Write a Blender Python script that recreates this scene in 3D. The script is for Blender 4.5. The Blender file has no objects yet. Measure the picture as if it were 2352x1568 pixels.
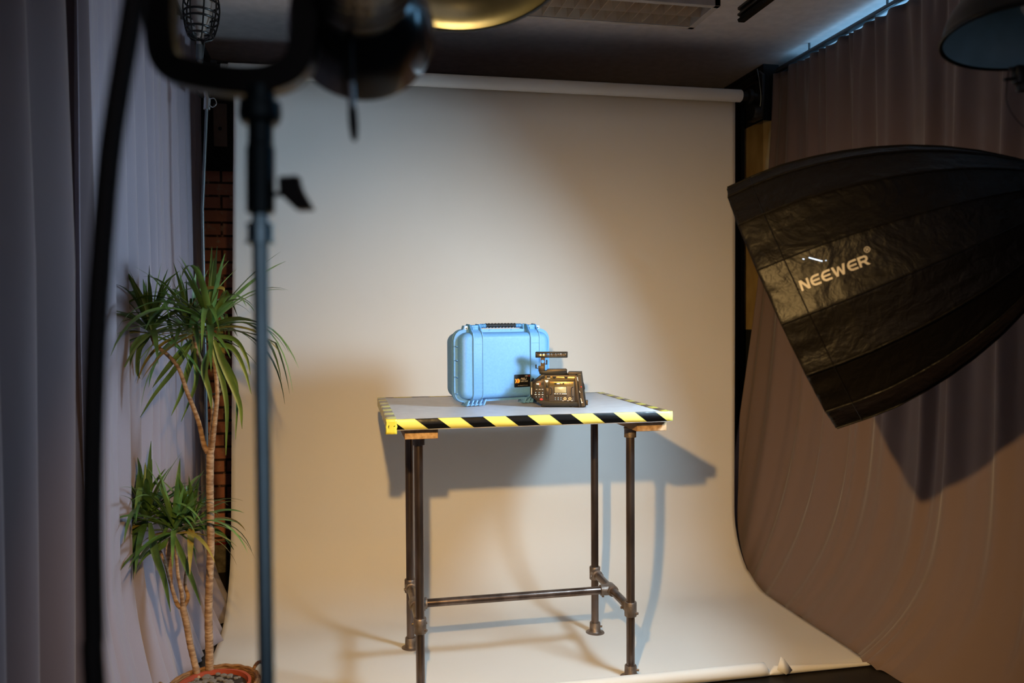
import bpy, bmesh, math, random
from mathutils import Vector, Matrix, noise
random.seed(7)
PI = math.pi
COL = bpy.context.scene.collection
V = Vector

# ------------------------------------------------------------------ camera
EYE = V((0, 0, 1.3)); PITCH = 0.028; ROLL = -0.006; YAW = 0.2; FPX = 1900.0
def to_room(v):
    c, s = math.cos(YAW), math.sin(YAW)
    return V((c*v[0]+s*v[1], -s*v[0]+c*v[1], v[2]))
_fw = V((0, math.cos(PITCH), -math.sin(PITCH))); _up = V((0, math.sin(PITCH), math.cos(PITCH))); _rt = V((1, 0, 0))
CR = to_room(_rt*math.cos(ROLL)+_up*math.sin(ROLL)); CU = to_room(_up*math.cos(ROLL)-_rt*math.sin(ROLL)); CF = to_room(_fw)
def at(x, y, d):      # a measured pixel of the photograph at a known distance -> the point in the room
    return EYE + (CF + CR*((x-1176)/FPX) + CU*((784-y)/FPX))*d
def cl(a, b, c):      # direction given as right, up, away
    return CR*a + CU*b + CF*c

cam = bpy.data.cameras.new('camera'); co = bpy.data.objects.new('camera', cam); COL.objects.link(co)
cam.sensor_width = 36; cam.lens = 36*FPX/2352
m = Matrix((CR, CU, -CF)).transposed().to_4x4(); m.translation = EYE; co.matrix_world = m
cam.clip_start = 0.02
cam.dof.use_dof = True; cam.dof.focus_distance = 3.15; cam.dof.aperture_fstop = 2.4; cam.dof.aperture_blades = 9
bpy.context.scene.camera = co

# ------------------------------------------------------------------ materials
def srgb(h):
    h = h.lstrip('#'); r = [int(h[i:i+2], 16)/255 for i in (0, 2, 4)]
    return [(c/12.92 if c <= .04045 else ((c+.055)/1.055)**2.4) for c in r] + [1]
MATS = {}
class NT:
    def __init__(s, name):
        s.m = bpy.data.materials.new(name); s.m.use_nodes = True; s.t = s.m.node_tree
        s.b = s.t.nodes['Principled BSDF']; MATS[name] = s.m
    def n(s, kind, **kw):
        o = s.t.nodes.new(kind)
        for k, v in kw.items():
            if k in o.inputs: o.inputs[k].default_value = v
            else: setattr(o, k, v)
        return o
    def l(s, a, b): s.t.links.new(a, b)
def mat(name, col, rough=.6, metal=0, col2=None, scale=20, bump=0, bscale=60, spec=.5, stretch=None, coat=0, sheen=0, detail=4, lo=.35, hi=.65):
    k = NT(name); b = k.b
    b.inputs['Base Color'].default_value = srgb(col); b.inputs['Roughness'].default_value = rough
    b.inputs['Metallic'].default_value = metal; b.inputs['Specular IOR Level'].default_value = spec
    b.inputs['Coat Weight'].default_value = coat; b.inputs['Sheen Weight'].default_value = sheen
    tc = k.n('ShaderNodeTexCoord'); src = tc.outputs['Object']
    if stretch:
        mp = k.n('ShaderNodeMapping'); mp.inputs['Scale'].default_value = stretch; k.l(src, mp.inputs[0]); src = mp.outputs[0]
    if col2 is None:                      # a faint procedural unevenness of the surface
        c = srgb(col); c2 = [min(1, x*.88) for x in c[:3]]+[1]
    else: c2 = srgb(col2)
    nz = k.n('ShaderNodeTexNoise', Scale=scale, Detail=detail); k.l(src, nz.inputs['Vector'])
    rp = k.n('ShaderNodeValToRGB'); rp.color_ramp.elements[0].position = lo; rp.color_ramp.elements[1].position = hi
    rp.color_ramp.elements[0].color = srgb(col); rp.color_ramp.elements[1].color = c2
    k.l(nz.outputs['Fac'], rp.inputs[0]); k.l(rp.outputs[0], b.inputs['Base Color'])
    if bump:
        n2 = k.n('ShaderNodeTexNoise', Scale=bscale, Detail=5); k.l(src, n2.inputs['Vector'])
        bp = k.n('ShaderNodeBump', Strength=bump, Distance=.01); k.l(n2.outputs['Fac'], bp.inputs['Height']); k.l(bp.outputs[0], b.inputs['Normal'])
    return k.m
def emis(name, rgb, s):
    k = NT(name); k.b.inputs['Base Color'].default_value = (.8, .8, .8, 1)
    k.b.inputs['Emission Color'].default_value = (*rgb, 1); k.b.inputs['Emission Strength'].default_value = s
    return k.m

mat('paper', '#dcd8d2', .62, scale=1.5, col2='#d8d4ce', bump=.02, bscale=3, spec=.35)
mat('paper_core', '#8b7355', .8)
mat('ceiling_paint', '#e6dcd8', .85, bump=.04, bscale=120)
mat('dark_floor', '#17130f', .55, col2='#221a13', scale=8)
mat('dark_wall', '#0d0d0e', .8, bump=.1)
mat('green_wall', '#141812', .7)
mat('gold_wallpaper', '#a88b52', .55, col2='#c8ac72', scale=9, bump=.25, bscale=14, stretch=(1, 1, .5), metal=.1)
mat('black_metal', '#08090a', .35, metal=.0, spec=.5)
mat('black_plastic', '#070708', .5)
mat('pole_metal', '#b8e4f6', .30, metal=.95)
mat('socket_metal', '#23343a', .38, metal=.6)
mat('satin_black', '#14181b', .24, metal=.0, spec=.8, coat=.8)
mat('chrome', '#b9c0c4', .22, metal=1)
mat('grey_steel', '#6b7378', .4, metal=.8)
mat('pipe_steel', '#7a6a62', .30, metal=.85, col2='#544740', scale=18, stretch=(1, 1, .25), bump=.05, bscale=60)
mat('cast_fitting', '#8a7c72', .45, metal=.7, col2='#6a5d54', scale=30, bump=.15, bscale=150)
mat('wood', '#b08b66', .7, col2='#8e6a48', scale=14, stretch=(1, .12, 1), bump=.15, bscale=60)
mat('wood_end', '#c2a27e', .75, col2='#96754f', scale=60, bump=.2, bscale=90)
mat('laminate', '#c9c8cc', .38, col2='#bdbcc0', scale=25, spec=.5)
mat('white_metal', '#bdb3ab', .5)
mat('louver', '#ddc9ae', .40, metal=.6)
mat('case_blue', '#659bd2', .5, col2='#5f95cd', scale=150, bump=.05, bscale=500)
mat('case_latch', '#4f90cc', .45)
mat('rubber', '#0e0e10', .65)
mat('white_plate', '#e8eaec', .4)
mat('trunk', '#b08f6e', .8, col2='#7c5a3d', scale=45, stretch=(.6, .6, 2.4), bump=.6, bscale=60)
mat('terracotta', '#a2452a', .75, bump=.1)
mat('wicker', '#9a6f45', .7, col2='#6d4a2a', scale=40, stretch=(1, 1, 5), bump=.6, bscale=50)
mat('soil', '#2c211a', .95, bump=.5)
mat('pebble', '#77706a', .7)
mat('stone', '#7d725c', .9, col2='#5a5040', scale=30, bump=.4, bscale=60)
mat('red_wax', '#8e1a16', .6)
mat('board_brown', '#80695c', .8, bump=.15)
mat('cable_rubber', '#050506', .6)
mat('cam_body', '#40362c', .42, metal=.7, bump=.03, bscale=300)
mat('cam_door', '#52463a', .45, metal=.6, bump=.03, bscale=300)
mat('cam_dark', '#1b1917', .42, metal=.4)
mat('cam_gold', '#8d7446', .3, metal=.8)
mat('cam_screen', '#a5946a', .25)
mat('cam_red', '#c5241d', .4)
mat('cam_brass', '#d6b98a', .35, metal=.6)
mat('cam_white', '#e6dccb', .5)
mat('cam_blue', '#8fa9b5', .4)
mat('tape_yellow', '#dcd04a', .3)
mat('decal_black', '#0b0b0c', .4)
mat('decal_yellow', '#f0c040', .5)
mat('decal_orange', '#d8502a', .5)
mat('decal_white', '#e8e2d8', .5)
mat('silver_cloth', '#8d8f92', .5, metal=.2)
mat('softbox_text', '#b4b0b0', .7)
mat('reflector_gold', '#c4b88e', .30, metal=.9)
mat('reflector_white', '#9cc6da', .45)  # white lining with the blue of the cool light put into its colour
mat('shade_black', '#0a0a0b', .4, coat=.2)
for i, (a, b) in enumerate((('#6c8a42', '#46652b'), ('#567838', '#365425'))):
    mat('leaf' if i == 0 else 'leaf_dark', a, .42, col2=b, scale=12, stretch=(1, 1, 1), spec=.5)
mat('leaf_dry', '#a58a3c', .55, col2='#6a6a28', scale=12)

def curtain_mat(name, col, col2):
    k = NT(name); b = k.b; b.inputs['Roughness'].default_value = .85; b.inputs['Sheen Weight'].default_value = .25
    b.inputs['Specular IOR Level'].default_value = .2
    tc = k.n('ShaderNodeTexCoord'); nz = k.n('ShaderNodeTexNoise', Scale=900., Detail=2.); k.l(tc.outputs['Object'], nz.inputs['Vector'])
    mx = k.n('ShaderNodeMixRGB'); mx.inputs[1].default_value = srgb(col); mx.inputs[2].default_value = srgb(col2)
    k.l(nz.outputs['Fac'], mx.inputs[0]); k.l(mx.outputs[0], b.inputs['Base Color'])
    bp = k.n('ShaderNodeBump', Strength=.08, Distance=.001); k.l(nz.outputs['Fac'], bp.inputs['Height']); k.l(bp.outputs[0], b.inputs['Normal'])
curtain_mat('curtain_grey', '#a299a4', '#958c97')
curtain_mat('curtain_shaded', '#6b5e63', '#605459')  # near left curtain: shade put into the colour, darker than the far one
curtain_mat('curtain_brown', '#7c6a66', '#6f5e5a')

def softbox_mat():
    k = NT('softbox_fabric'); b = k.b; b.inputs['Base Color'].default_value = srgb('#0d0a08')
    b.inputs['Roughness'].default_value = .5; b.inputs['Specular IOR Level'].default_value = .32
    tc = k.n('ShaderNodeTexCoord')
    mp = k.n('ShaderNodeMapping'); mp.inputs['Scale'].default_value = (1, 1, 1); k.l(tc.outputs['Object'], mp.inputs[0])
    n1 = k.n('ShaderNodeTexNoise', Scale=7., Detail=4., Distortion=1.4); k.l(mp.outputs[0], n1.inputs['Vector'])
    n2 = k.n('ShaderNodeTexNoise', Scale=30., Detail=4., Distortion=1.); k.l(mp.outputs[0], n2.inputs['Vector'])
    ad = k.n('ShaderNodeMath', operation='MULTIPLY_ADD'); ad.inputs[1].default_value = .3
    k.l(n2.outputs['Fac'], ad.inputs[0]); k.l(n1.outputs['Fac'], ad.inputs[2])
    bp = k.n('ShaderNodeBump', Strength=.4, Distance=.03); k.l(ad.outputs[0], bp.inputs['Height']); k.l(bp.outputs[0], b.inputs['Normal'])
softbox_mat()

def brick_mat():
    k = NT('brick'); b = k.b; b.inputs['Roughness'].default_value = .85
    tc = k.n('ShaderNodeTexCoord'); sp = k.n('ShaderNodeSeparateXYZ'); cb = k.n('ShaderNodeCombineXYZ')
    k.l(tc.outputs['Object'], sp.inputs[0]); k.l(sp.outputs['X'], cb.inputs['X']); k.l(sp.outputs['Z'], cb.inputs['Y'])
    br = k.n('ShaderNodeTexBrick', Scale=1.); br.inputs['Brick Width'].default_value = .19; br.inputs['Row Height'].default_value = .0695
    br.inputs['Mortar Size'].default_value = .007; br.inputs['Mortar Smooth'].default_value = .3
    br.inputs['Color1'].default_value = srgb('#bb7a66'); br.inputs['Color2'].default_value = srgb('#cc866c'); br.inputs['Mortar'].default_value = srgb('#4a3028')
    k.l(cb.outputs[0], br.inputs['Vector'])
    nz = k.n('ShaderNodeTexNoise', Scale=28., Detail=6.); k.l(tc.outputs['Object'], nz.inputs['Vector'])
    rp = k.n('ShaderNodeValToRGB'); rp.color_ramp.elements[0].position = .56; rp.color_ramp.elements[1].position = .7
    k.l(nz.outputs['Fac'], rp.inputs[0])
    mx = k.n('ShaderNodeMixRGB'); mx.inputs[2].default_value = srgb('#c9a084'); k.l(rp.outputs[0], mx.inputs[0]); k.l(br.outputs['Color'], mx.inputs[1])
    k.l(mx.outputs[0], b.inputs['Base Color'])
    n3 = k.n('ShaderNodeMath', operation='SUBTRACT'); k.l(nz.outputs['Fac'], n3.inputs[0]); k.l(br.outputs['Fac'], n3.inputs[1])
    bp = k.n('ShaderNodeBump', Strength=.8, Distance=.01); k.l(n3.outputs[0], bp.inputs['Height']); k.l(bp.outputs[0], b.inputs['Normal'])
brick_mat()

def tape_mat(name, ax, sl_ax, k_sl, period, off, yel='#e4da70', blk='#0c0c0d', r=.22):
    k = NT(name); b = k.b; b.inputs['Roughness'].default_value = r; b.inputs['Specular IOR Level'].default_value = .5
    tc = k.n('ShaderNodeTexCoord'); sp = k.n('ShaderNodeSeparateXYZ'); k.l(tc.outputs['Object'], sp.inputs[0])
    ma = k.n('ShaderNodeMath', operation='MULTIPLY_ADD'); ma.inputs[1].default_value = k_sl
    k.l(sp.outputs[sl_ax], ma.inputs[0]); k.l(sp.outputs[ax], ma.inputs[2])
    mb = k.n('ShaderNodeMath', operation='MULTIPLY_ADD'); mb.inputs[1].default_value = 1/period; mb.inputs[2].default_value = off
    k.l(ma.outputs[0], mb.inputs[0])
    fr = k.n('ShaderNodeMath', operation='FRACT'); k.l(mb.outputs[0], fr.inputs[0])
    gt = k.n('ShaderNodeMath', operation='GREATER_THAN'); gt.inputs[1].default_value = .5; k.l(fr.outputs[0], gt.inputs[0])
    mx = k.n('ShaderNodeMixRGB'); mx.inputs[1].default_value = srgb(blk); mx.inputs[2].default_value = srgb(yel)
    k.l(gt.outputs[0], mx.inputs[0]); k.l(mx.outputs[0], b.inputs['Base Color'])
    nz = k.n('ShaderNodeTexNoise', Scale=35., Detail=3.); k.l(tc.outputs['Object'], nz.inputs['Vector'])
    bp = k.n('ShaderNodeBump', Strength=.15, Distance=.004); k.l(nz.outputs['Fac'], bp.inputs['Height']); k.l(bp.outputs[0], b.inputs['Normal'])
tape_mat('tape_front', 'X', 'Z', 1.3, .1475, .0)
tape_mat('tape_side', 'Y', 'X', -.35, .118, .2, yel='#c9c352', blk='#4b4233')  # grazing sheen put into both colours: olive yellow, lifted black
tape_mat('tape_back', 'X', 'Y', .8, .1475, .3, yel='#c9c352', blk='#4b4233')  # same sheen-tinted colours as the side tape

# ------------------------------------------------------------------ mesh helpers
def bm_new(): return bmesh.new()
def link(name, bm, material, parent=None, smooth=True, angle=40):
    me = bpy.data.meshes.new(name)
    bmesh.ops.recalc_face_normals(bm, faces=bm.faces[:])
    if smooth:
        for f in bm.faces: f.smooth = True
        lim = math.radians(angle)
        for e in bm.edges:
            if len(e.link_faces) == 2 and e.calc_face_angle(0) > lim: e.smooth = False
    bm.to_mesh(me); bm.free()
    me.materials.append(MATS[material]); o = bpy.data.objects.new(name, me); COL.objects.link(o)
    if parent is not None: o.parent = parent
    return o
def tag(o, label=None, cat=None, group=None, kind=None):
    for k, v in (('label', label), ('category', cat), ('group', group), ('kind', kind)):
        if v: o[k] = v
    return o
def thing(name, label, cat, loc=(0, 0, 0), rz=0, group=None):
    o = bpy.data.objects.new(name, None); COL.objects.link(o); o.location = loc; o.rotation_euler = (0, 0, rz)
    o.empty_display_size = .05
    return tag(o, label, cat, group)
def box(bm, c, s, r=0, seg=2, M=None):
    ret = bmesh.ops.create_cube(bm, size=1)
    vs = ret['verts']
    for v in vs: v.co = V((v.co.x*s[0], v.co.y*s[1], v.co.z*s[2]))
    if r > 0:
        es = list({e for v in vs for e in v.link_edges})
        out = bmesh.ops.bevel(bm, geom=es, offset=min(r, min(s)*.49), segments=seg, affect='EDGES', profile=.5)
        vs = list({v for f in out['faces'] for v in f.verts} | {v for v in vs if v.is_valid})
    for v in vs:
        if M is not None: v.co = M @ v.co
        v.co += V(c)
    return vs
def prism(bm, pts, a, b, plane='XZ', r=0, seg=2):
    """polygon pts extruded between a and b along the remaining axis"""
    def P(p, t):
        return V((p[0], t, p[1])) if plane == 'XZ' else (V((t, p[0], p[1])) if plane == 'YZ' else V((p[0], p[1], t)))
    va = [bm.verts.new(P(p, a)) for p in pts]; vb = [bm.verts.new(P(p, b)) for p in pts]
    n = len(pts); fs = [bm.faces.new(va), bm.faces.new(vb[::-1])]
    for i in range(n): fs.append(bm.faces.new((va[i], vb[i], vb[(i+1) % n], va[(i+1) % n])))
    if r:
        es = list({e for f in fs[:2] for e in f.edges})
        bmesh.ops.bevel(bm, geom=es, offset=r, segments=seg, affect='EDGES', profile=.5)
def rrect(cx, cy, w, h, r, n=6):
    out = []
    for (sx, sy, a0) in ((1, 1, 0), (-1, 1, 90), (-1, -1, 180), (1, -1, 270)):
        for i in range(n+1):
            a = math.radians(a0+90*i/n)
            out.append((cx+sx*(w/2-r)+r*math.cos(a), cy+sy*(h/2-r)+r*math.sin(a)))
    return out
def frame_of(t):
    t = t.normalized(); u = V((0, 0, 1)) if abs(t.z) < .9 else V((1, 0, 0))
    a = t.cross(u).normalized(); return a, t.cross(a).normalized()
def tube(bm, pts, r, seg=16, cap=True):
    pts = [V(p) for p in pts]; n = len(pts)
    rs = r if isinstance(r, (list, tuple)) else [r]*n
    rings = []; a = None
    for i, p in enumerate(pts):
        t = (pts[min(i+1, n-1)]-pts[max(i-1, 0)])
        if t.length < 1e-9: t = V((0, 0, 1))
        t.normalize()
        if a is None: a, b = frame_of(t)
        else:
            a = (a - t*a.dot(t)).normalized(); b = t.cross(a).normalized()
        rings.append([bm.verts.new(p + a*rs[i]*math.cos(2*PI*k/seg) + b*rs[i]*math.sin(2*PI*k/seg)) for k in range(seg)])
    for i in range(n-1):
        for k in range(seg):
            bm.faces.new((rings[i][k], rings[i][(k+1) % seg], rings[i+1][(k+1) % seg], rings[i+1][k]))
    if cap: bm.faces.new(rings[0][::-1]); bm.faces.new(rings[-1])
def lathe(bm, prof, o=(0, 0, 0), axis=(0, 0, 1), seg=32, cap=True, closed=False):
    """prof = [(radius, height)] revolved about axis"""
    ax = V(axis).normalized(); a, b = frame_of(ax); o = V(o); rings = []
    for r, h in prof:
        rings.append([bm.verts.new(o+ax*h+(a*math.cos(2*PI*k/seg)+b*math.sin(2*PI*k/seg))*max(r, 1e-4)) for k in range(seg)])
    N = len(rings)
    for i in range(N if closed else N-1):
        A, B = rings[i], rings[(i+1) % N]
        for k in range(seg): bm.faces.new((A[k], A[(k+1) % seg], B[(k+1) % seg], B[k]))
    if cap and not closed: bm.faces.new(rings[0][::-1]); bm.faces.new(rings[-1])
def spline(pts, n=8):
    pts = [V(p) for p in pts]; out = []
    P = [pts[0]*2-pts[1]] + pts + [pts[-1]*2-pts[-2]]
    for i in range(1, len(P)-2):
        for k in range(n):
            t = k/n; a, b, c, d = P[i-1], P[i], P[i+1], P[i+2]
            out.append(.5*((2*b)+(c-a)*t+(2*a-5*b+4*c-d)*t*t+(3*b-a-3*c+d)*t**3))
    out.append(pts[-1]); return out
def grid(bm, rows):
    vs = [[bm.verts.new(p) for p in r] for r in rows]
    for i in range(len(vs)-1):
        for j in range(len(vs[0])-1):
            bm.faces.new((vs[i][j], vs[i][j+1], vs[i+1][j+1], vs[i+1][j]))
    return vs
def text_bm(s, size, shear=0, fit=None, extrude=.0004, bold=0, spacing=1):
    cu = bpy.data.curves.new('lettering', 'FONT'); cu.body = s; cu.size = size; cu.extrude = extrude; cu.shear = shear; cu.offset = bold
    cu.space_character = spacing; cu.resolution_u = 4
    o = bpy.data.objects.new('lettering', cu); COL.objects.link(o)
    bpy.context.view_layer.update()
    me = bpy.data.meshes.new_from_object(o.evaluated_get(bpy.context.evaluated_depsgraph_get()))
    bpy.data.objects.remove(o); bm = bmesh.new(); bm.from_mesh(me); bpy.data.meshes.remove(me)
    xs = [v.co.x for v in bm.verts]; ys = [v.co.y for v in bm.verts]
    x0, x1, y0, y1 = min(xs), max(xs), min(ys), max(ys)
    for v in bm.verts:
        v.co.x -= x0; v.co.y -= y0
        if fit: v.co.x *= fit[0]/(x1-x0); v.co.y *= fit[1]/(y1-y0)
    return bm
def solid(o, t, off=0):
    md = o.modifiers.new('thickness', 'SOLIDIFY'); md.thickness = t; md.offset = off; return o

# ------------------------------------------------------------------ the room
CEIL = 2.65; WY = 4.58
def slab(name, c, s, material):
    bm = bm_new(); box(bm, (0, 0, 0), s); o = link(name, bm, material, smooth=False); o.location = c; return tag(o, kind='structure')
slab('floor', (.8, 1.5, -.05), (5.2, 8, .1), 'dark_floor')
slab('ceiling', (.8, 1.5, CEIL+.05), (5.2, 8, .1), 'ceiling_paint')
slab('wall_left', (-1.25, 1.5, CEIL/2), (.1, 8, CEIL), 'dark_wall')
slab('wall_right', (2.86, 1.2, CEIL/2), (.1, 7.4, CEIL), 'dark_wall')
w = slab('wall_back', (.8, WY+.06, CEIL/2), (5.2, .12, CEIL), 'brick')
# black painted beam along the top of the brick wall, baseboard below
slab('trim_1', (.8, WY-.015, 2.36), (4.1, .03, .56), 'dark_wall')
slab('baseboard_back', (.5, WY-.01, .045), (3.3, .02, .09), 'green_wall')
# right-hand pier beside the backdrop: gilded upper part above a dark green lower part
slab('trim_2', (2.255, 4.335, 1.23/2), (.09, .47, 1.23), 'green_wall')
slab('trim_3', (2.255, 4.335, 1.79), (.09, .47, 1.12), 'gold_wallpaper')
slab('trim_4', (2.255, 4.335, 2.5), (.09, .47, .3), 'dark_wall')
slab('trim_6', (2.58, 4.2, 1.3), (.56, .62, 2.6), 'dark_wall')  # block added behind the pier so the lit window pane stays hidden
slab('trim_5', (2.235, 4.445, 1.36), (.09, .27, 2.2), 'dark_wall')

# daylight comes from a window behind the right-hand curtain
bm = bm_new()
for y in (1.3, 2.2, 3.1, 3.86): box(bm, (2.78, y, 2.28), (.05, .05, .72))
for z in (1.94, 2.615): box(bm, (2.78, 2.58, z), (.05, 2.6, .05))
tag(link('window_1', bm, 'white_metal', smooth=False), kind='structure')
bm = bm_new(); box(bm, (2.80, 2.6, 2.30), (.008, 2.5, .64))
emis('daylight', (.25, .6, 1.0), 5.0)
o = link('window_pane', bm, 'daylight', bpy.data.objects['window_1'], smooth=False)

# ------------------------------------------------------------------ paper backdrop
PY = 3.82; XL, XR = -.465, 1.908; RZ = 2.384
def build_backdrop():
    root = thing('paper_backdrop', 'wide white seamless paper backdrop hanging from its roll and sweeping over the floor', 'backdrop', (0, 0, 0))
    rr = .030
    prof = []
    prof.append((PY, RZ))
    R = .34; z0 = R+.004
    for i in range(1, 15): prof.append((PY, RZ+(z0-RZ)*i/14))
    for i in range(1, 13):
        a = PI/2*i/12; prof.append((PY-R+R*math.cos(a), z0-R*math.sin(a)))
    yf = 2.715
    for i in range(1, 12): prof.append((PY-R+(yf-PY+R)*i/11, .004))
    c = .024
    rows = []
    NX = 120
    for j in range(NX+1):
        u = j/NX; row = []
        x = XL + (XR-XL)*u
        tear = x > 1.50
        cc = c if not tear else c*.62*(1-.75*(x-1.5)/(XR-1.5))+.002
        if 1.49 < x < 1.512: cc = .004
        jag = .012*noise.noise(V((x*40, 0, 0))) if abs(x-1.5) < .07 else 0
        for k, (y, z) in enumerate(prof):
            wx = x
            t = max(0, 1-z/2.2)
            if u < .5: wx -= (0.5-u)*2*.045*t          # the free edge hangs slightly out at the foot
            yy = y + .006*math.sin(u*7+z*2.1)*t + .004*math.sin(u*17)*t*t
            zz = z + (.006*max(0, (x-1.62)/.3)**2 if z < .05 else 0) + (.0035*(1+math.sin(x*9+y*4)) if z < .05 and y > 2.8 else 0)
            row.append(V((wx, yy, zz)))
        for k in range(1, 15):                            # the front edge curls up and back
            a = -PI/2 + math.radians(250)*k/14
            row.append(V((x, yf - cc*math.cos(a)*1.0 + jag*(k/14), .004+cc+cc*math.sin(a))))
        rows.append(row)
    bm = bm_new(); grid(bm, rows)
    o = link('paper_sheet', bm, 'paper', root, angle=80); solid(o, .0012, 0)
    # torn flap standing up beside the tear
    bm = bm_new()
    p = [V((1.515, 2.70, .028)), V((1.535, 2.712, .070)), V((1.548, 2.708, .062)), V((1.575, 2.70, .022)), V((1.545, 2.69, .012))]
    f = bm.faces.new([bm.verts.new(q) for q in p]); bmesh.ops.triangulate(bm, faces=[f])
    solid(link('torn_flap', bm, 'paper', root), .0015)
    bm = bm_new(); lathe(bm, [(.012, -.03), (rr-.006, -.03), (rr-.006, 0), (rr, .002), (rr, XR-XL+.026), (rr-.003, XR-XL+.03), (.012, XR-XL+.03)], (XL-.015, PY-.0315, RZ), (1, 0, 0), 40)
    link('paper_roll', bm, 'paper', root)
    bm = bm_new(); tube(bm, [(XL-.10, PY-.0315, RZ), (XR+.05, PY-.0315, RZ)], .021, 20)
    link('roll_core', bm, 'black_plastic', root)
    return root
build_backdrop()

# roll holders
def holder(x, s, label):
    root = thing('roll_holder', label, 'bracket', (x, PY-.0315, RZ))
    bm = bm_new(); lathe(bm, [(.018, 0), (.036, .004), (.036, .022), (.024, .03), (.024, .05), (.03, .052), (.03, .06)], (0, 0, 0), (s, 0, 0), 28)
    link('drive_wheel', bm, 'black_plastic', root)
    bm = bm_new(); prism(bm, [(-.03, -.10), (.03, -.10), (.045, -.02), (.03, .08), (0, .13), (-.04, .10), (-.045, 0)], s*.06, s*.075, 'YZ', r=.002)
    box(bm, (s*.067, .36, .10), (.014, .72, .035)); box(bm, (s*.067, .045, -.085), (.05, .10, .04), .006)
    lathe(bm, [(.03, 0), (.034, .01), (.034, .04), (.02, .05)], (s*.03, .0, -.075), (s, 0, 0), 20)
    link('hook_plate', bm, 'black_plastic', root)
    bm = bm_new()
    for k in range(26):
        cz = -.03-.016*k if k < 26 else 0
    tube(bm, spline([(s*.045, -.02, .13), (s*.05, -.035, .06), (s*.06, -.03, -.02), (s*.055, -.01, -.09), (s*.04, .02, -.10)], 8), .0022, 6)
    link('pull_chain', bm, 'grey_steel', root)
    return root
holder(XR+.045, 1, 'black roll holder with pull chain at the right end of the paper roll')
holder(XL-.06, -1, 'black roll holder at the left end of the paper roll, above the brick strip')

# ------------------------------------------------------------------ curtains
def curtain(name, label, material, n, nz, top, bot, ztop, fold, amp, seedv, hdr=True, zbot=0.006, nrm=(1, 0), extra=None, soft=0, expo=None):
    """surface between a top line and a bottom line, both functions of s in 0..1; fold(s) -> phase"""
    bm = bm_new(); rows = []
    for i in range(n+1):
        s = i/n; row = []
        T = top(s); B = bot(s)
        for j in range(nz+1):
            t = j/nz; z = ztop(s)*(1-t)+zbot*t
            e = t**(expo(s) if expo else 1.25)
            x = T[0]*(1-e)+B[0]*e; y = T[1]*(1-e)+B[1]*e
            ph = fold(s + .006*math.sin(4*t+s*9))
            g = (.35 + .65*min(1, t*2.2))*(1-soft*t*t)
            w = math.sin(ph); w = w*(1-.25*w*w) + .28*math.sin(2.17*ph+seedv) + .45*noise.noise(V((s*14, t*1.3, seedv)))
            small = math.exp(-t*16)
            w = amp*(w*g) + .017*small*math.sin(ph*2.6+noise.noise(V((s*20, 0, 3)))*3)
            if hdr and t < .05: w *= .6+8*t
            x += nrm[0]*w; y += nrm[1]*w
            y += .006*math.sin(ph+1.3)*g
            if extra: x, y, z = extra(s, t, x, y, z)
            row.append(V((x, y, z)))
        rows.append(row)
    grid(bm, rows)
    o = link(name, bm, material, angle=85); solid(o, .0025)
    tag(o, label, 'curtain'); return o

# left side, far curtain: fine straight pleats, lit from the softbox
def ph_reg(n, jit, sd): 
    return lambda s: 2*PI*n*s + jit*noise.noise(V((s*n*.6, sd, 0)))*2
def exL(s, t, x, y, z):                          # the long hem pools outwards over the floor
    k = max(0, (t-.80)/.20)
    fl = min(1, max(0, (s-.03)/.10))*(1-.35*min(1, max(0, (s-.35)/.3)))
    x += .155*fl*k**1.6 + .02*fl*math.sin(s*37)*k
    return x, y, z
curtain('curtain', 'pale grey pleated curtain hanging behind the potted dracaena', 'curtain_grey', 520, 60,
        lambda s: (-.695+.01*s, 4.36-1.96*s), lambda s: (-.668-.03*s, 4.14-1.74*s), lambda s: CEIL-.03, ph_reg(13, .8, 2.2), .024, 1.1, extra=exL)
curtain('curtain', 'curtain with big loose folds and shade in its colour at the left edge, behind the hanging cable', 'curtain_shaded', 420, 60,
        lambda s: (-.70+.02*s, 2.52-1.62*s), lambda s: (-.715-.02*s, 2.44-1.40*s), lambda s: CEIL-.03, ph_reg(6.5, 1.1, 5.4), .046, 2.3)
# right side
def topR(s): return (2.262+.012*s, 4.06-2.6*s)
def botR(s):
    y = 4.0-2.5*s
    return (1.920 + min(.31, .9*max(0, 2.57-y)), y)
def exR(s, t, x, y, z):
    if t > .9 and x < 1.911 and y > 2.66: x = 1.911
    d = y-2.73
    if abs(d) < .09 and t > .88:                 # a loose loop of hem at the paper corner
        k = math.cos(d/.09*PI/2)*((t-.88)/.12)
        x -= .03*k; z += .018*k*abs(math.sin(d*60))
    return x, y, z
curtain('curtain', 'long mauve brown curtain gathered on a ceiling track behind the black softbox', 'curtain_brown', 620, 70,
        topR, botR, lambda s: CEIL-.062-.012*abs(math.sin(s*26*PI/2))**3, ph_reg(13, 1.5, 8.8), .036, .4, extra=exR, soft=.85, zbot=.001, expo=lambda s: 1.3+10*min(1, max(0, s-.02)*2.8))
bm = bm_new(); box(bm, (0, 0, 0), (.03, 3.0, .02), .003); box(bm, (-.017, 0, -.008), (.004, 3.0, .006))
for y in (-1.2, -.6, 0, .6, 1.2): box(bm, (0, y, .026), (.006, .010, .042))
o = link('curtain_track', bm, 'grey_steel'); o.location = (2.268, 2.55, CEIL-.047); tag(o, 'slim grey curtain track along the ceiling above the mauve brown curtain', 'curtain rail')
bm = bm_new(); box(bm, (0, 0, 0), (.03, 3.6, .02), .003)
o = link('curtain_track', bm, 'grey_steel'); o.location = (-.69, 2.4, CEIL-.011); tag(o, 'grey curtain track along the ceiling above the left curtains', 'curtain rail')

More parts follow.
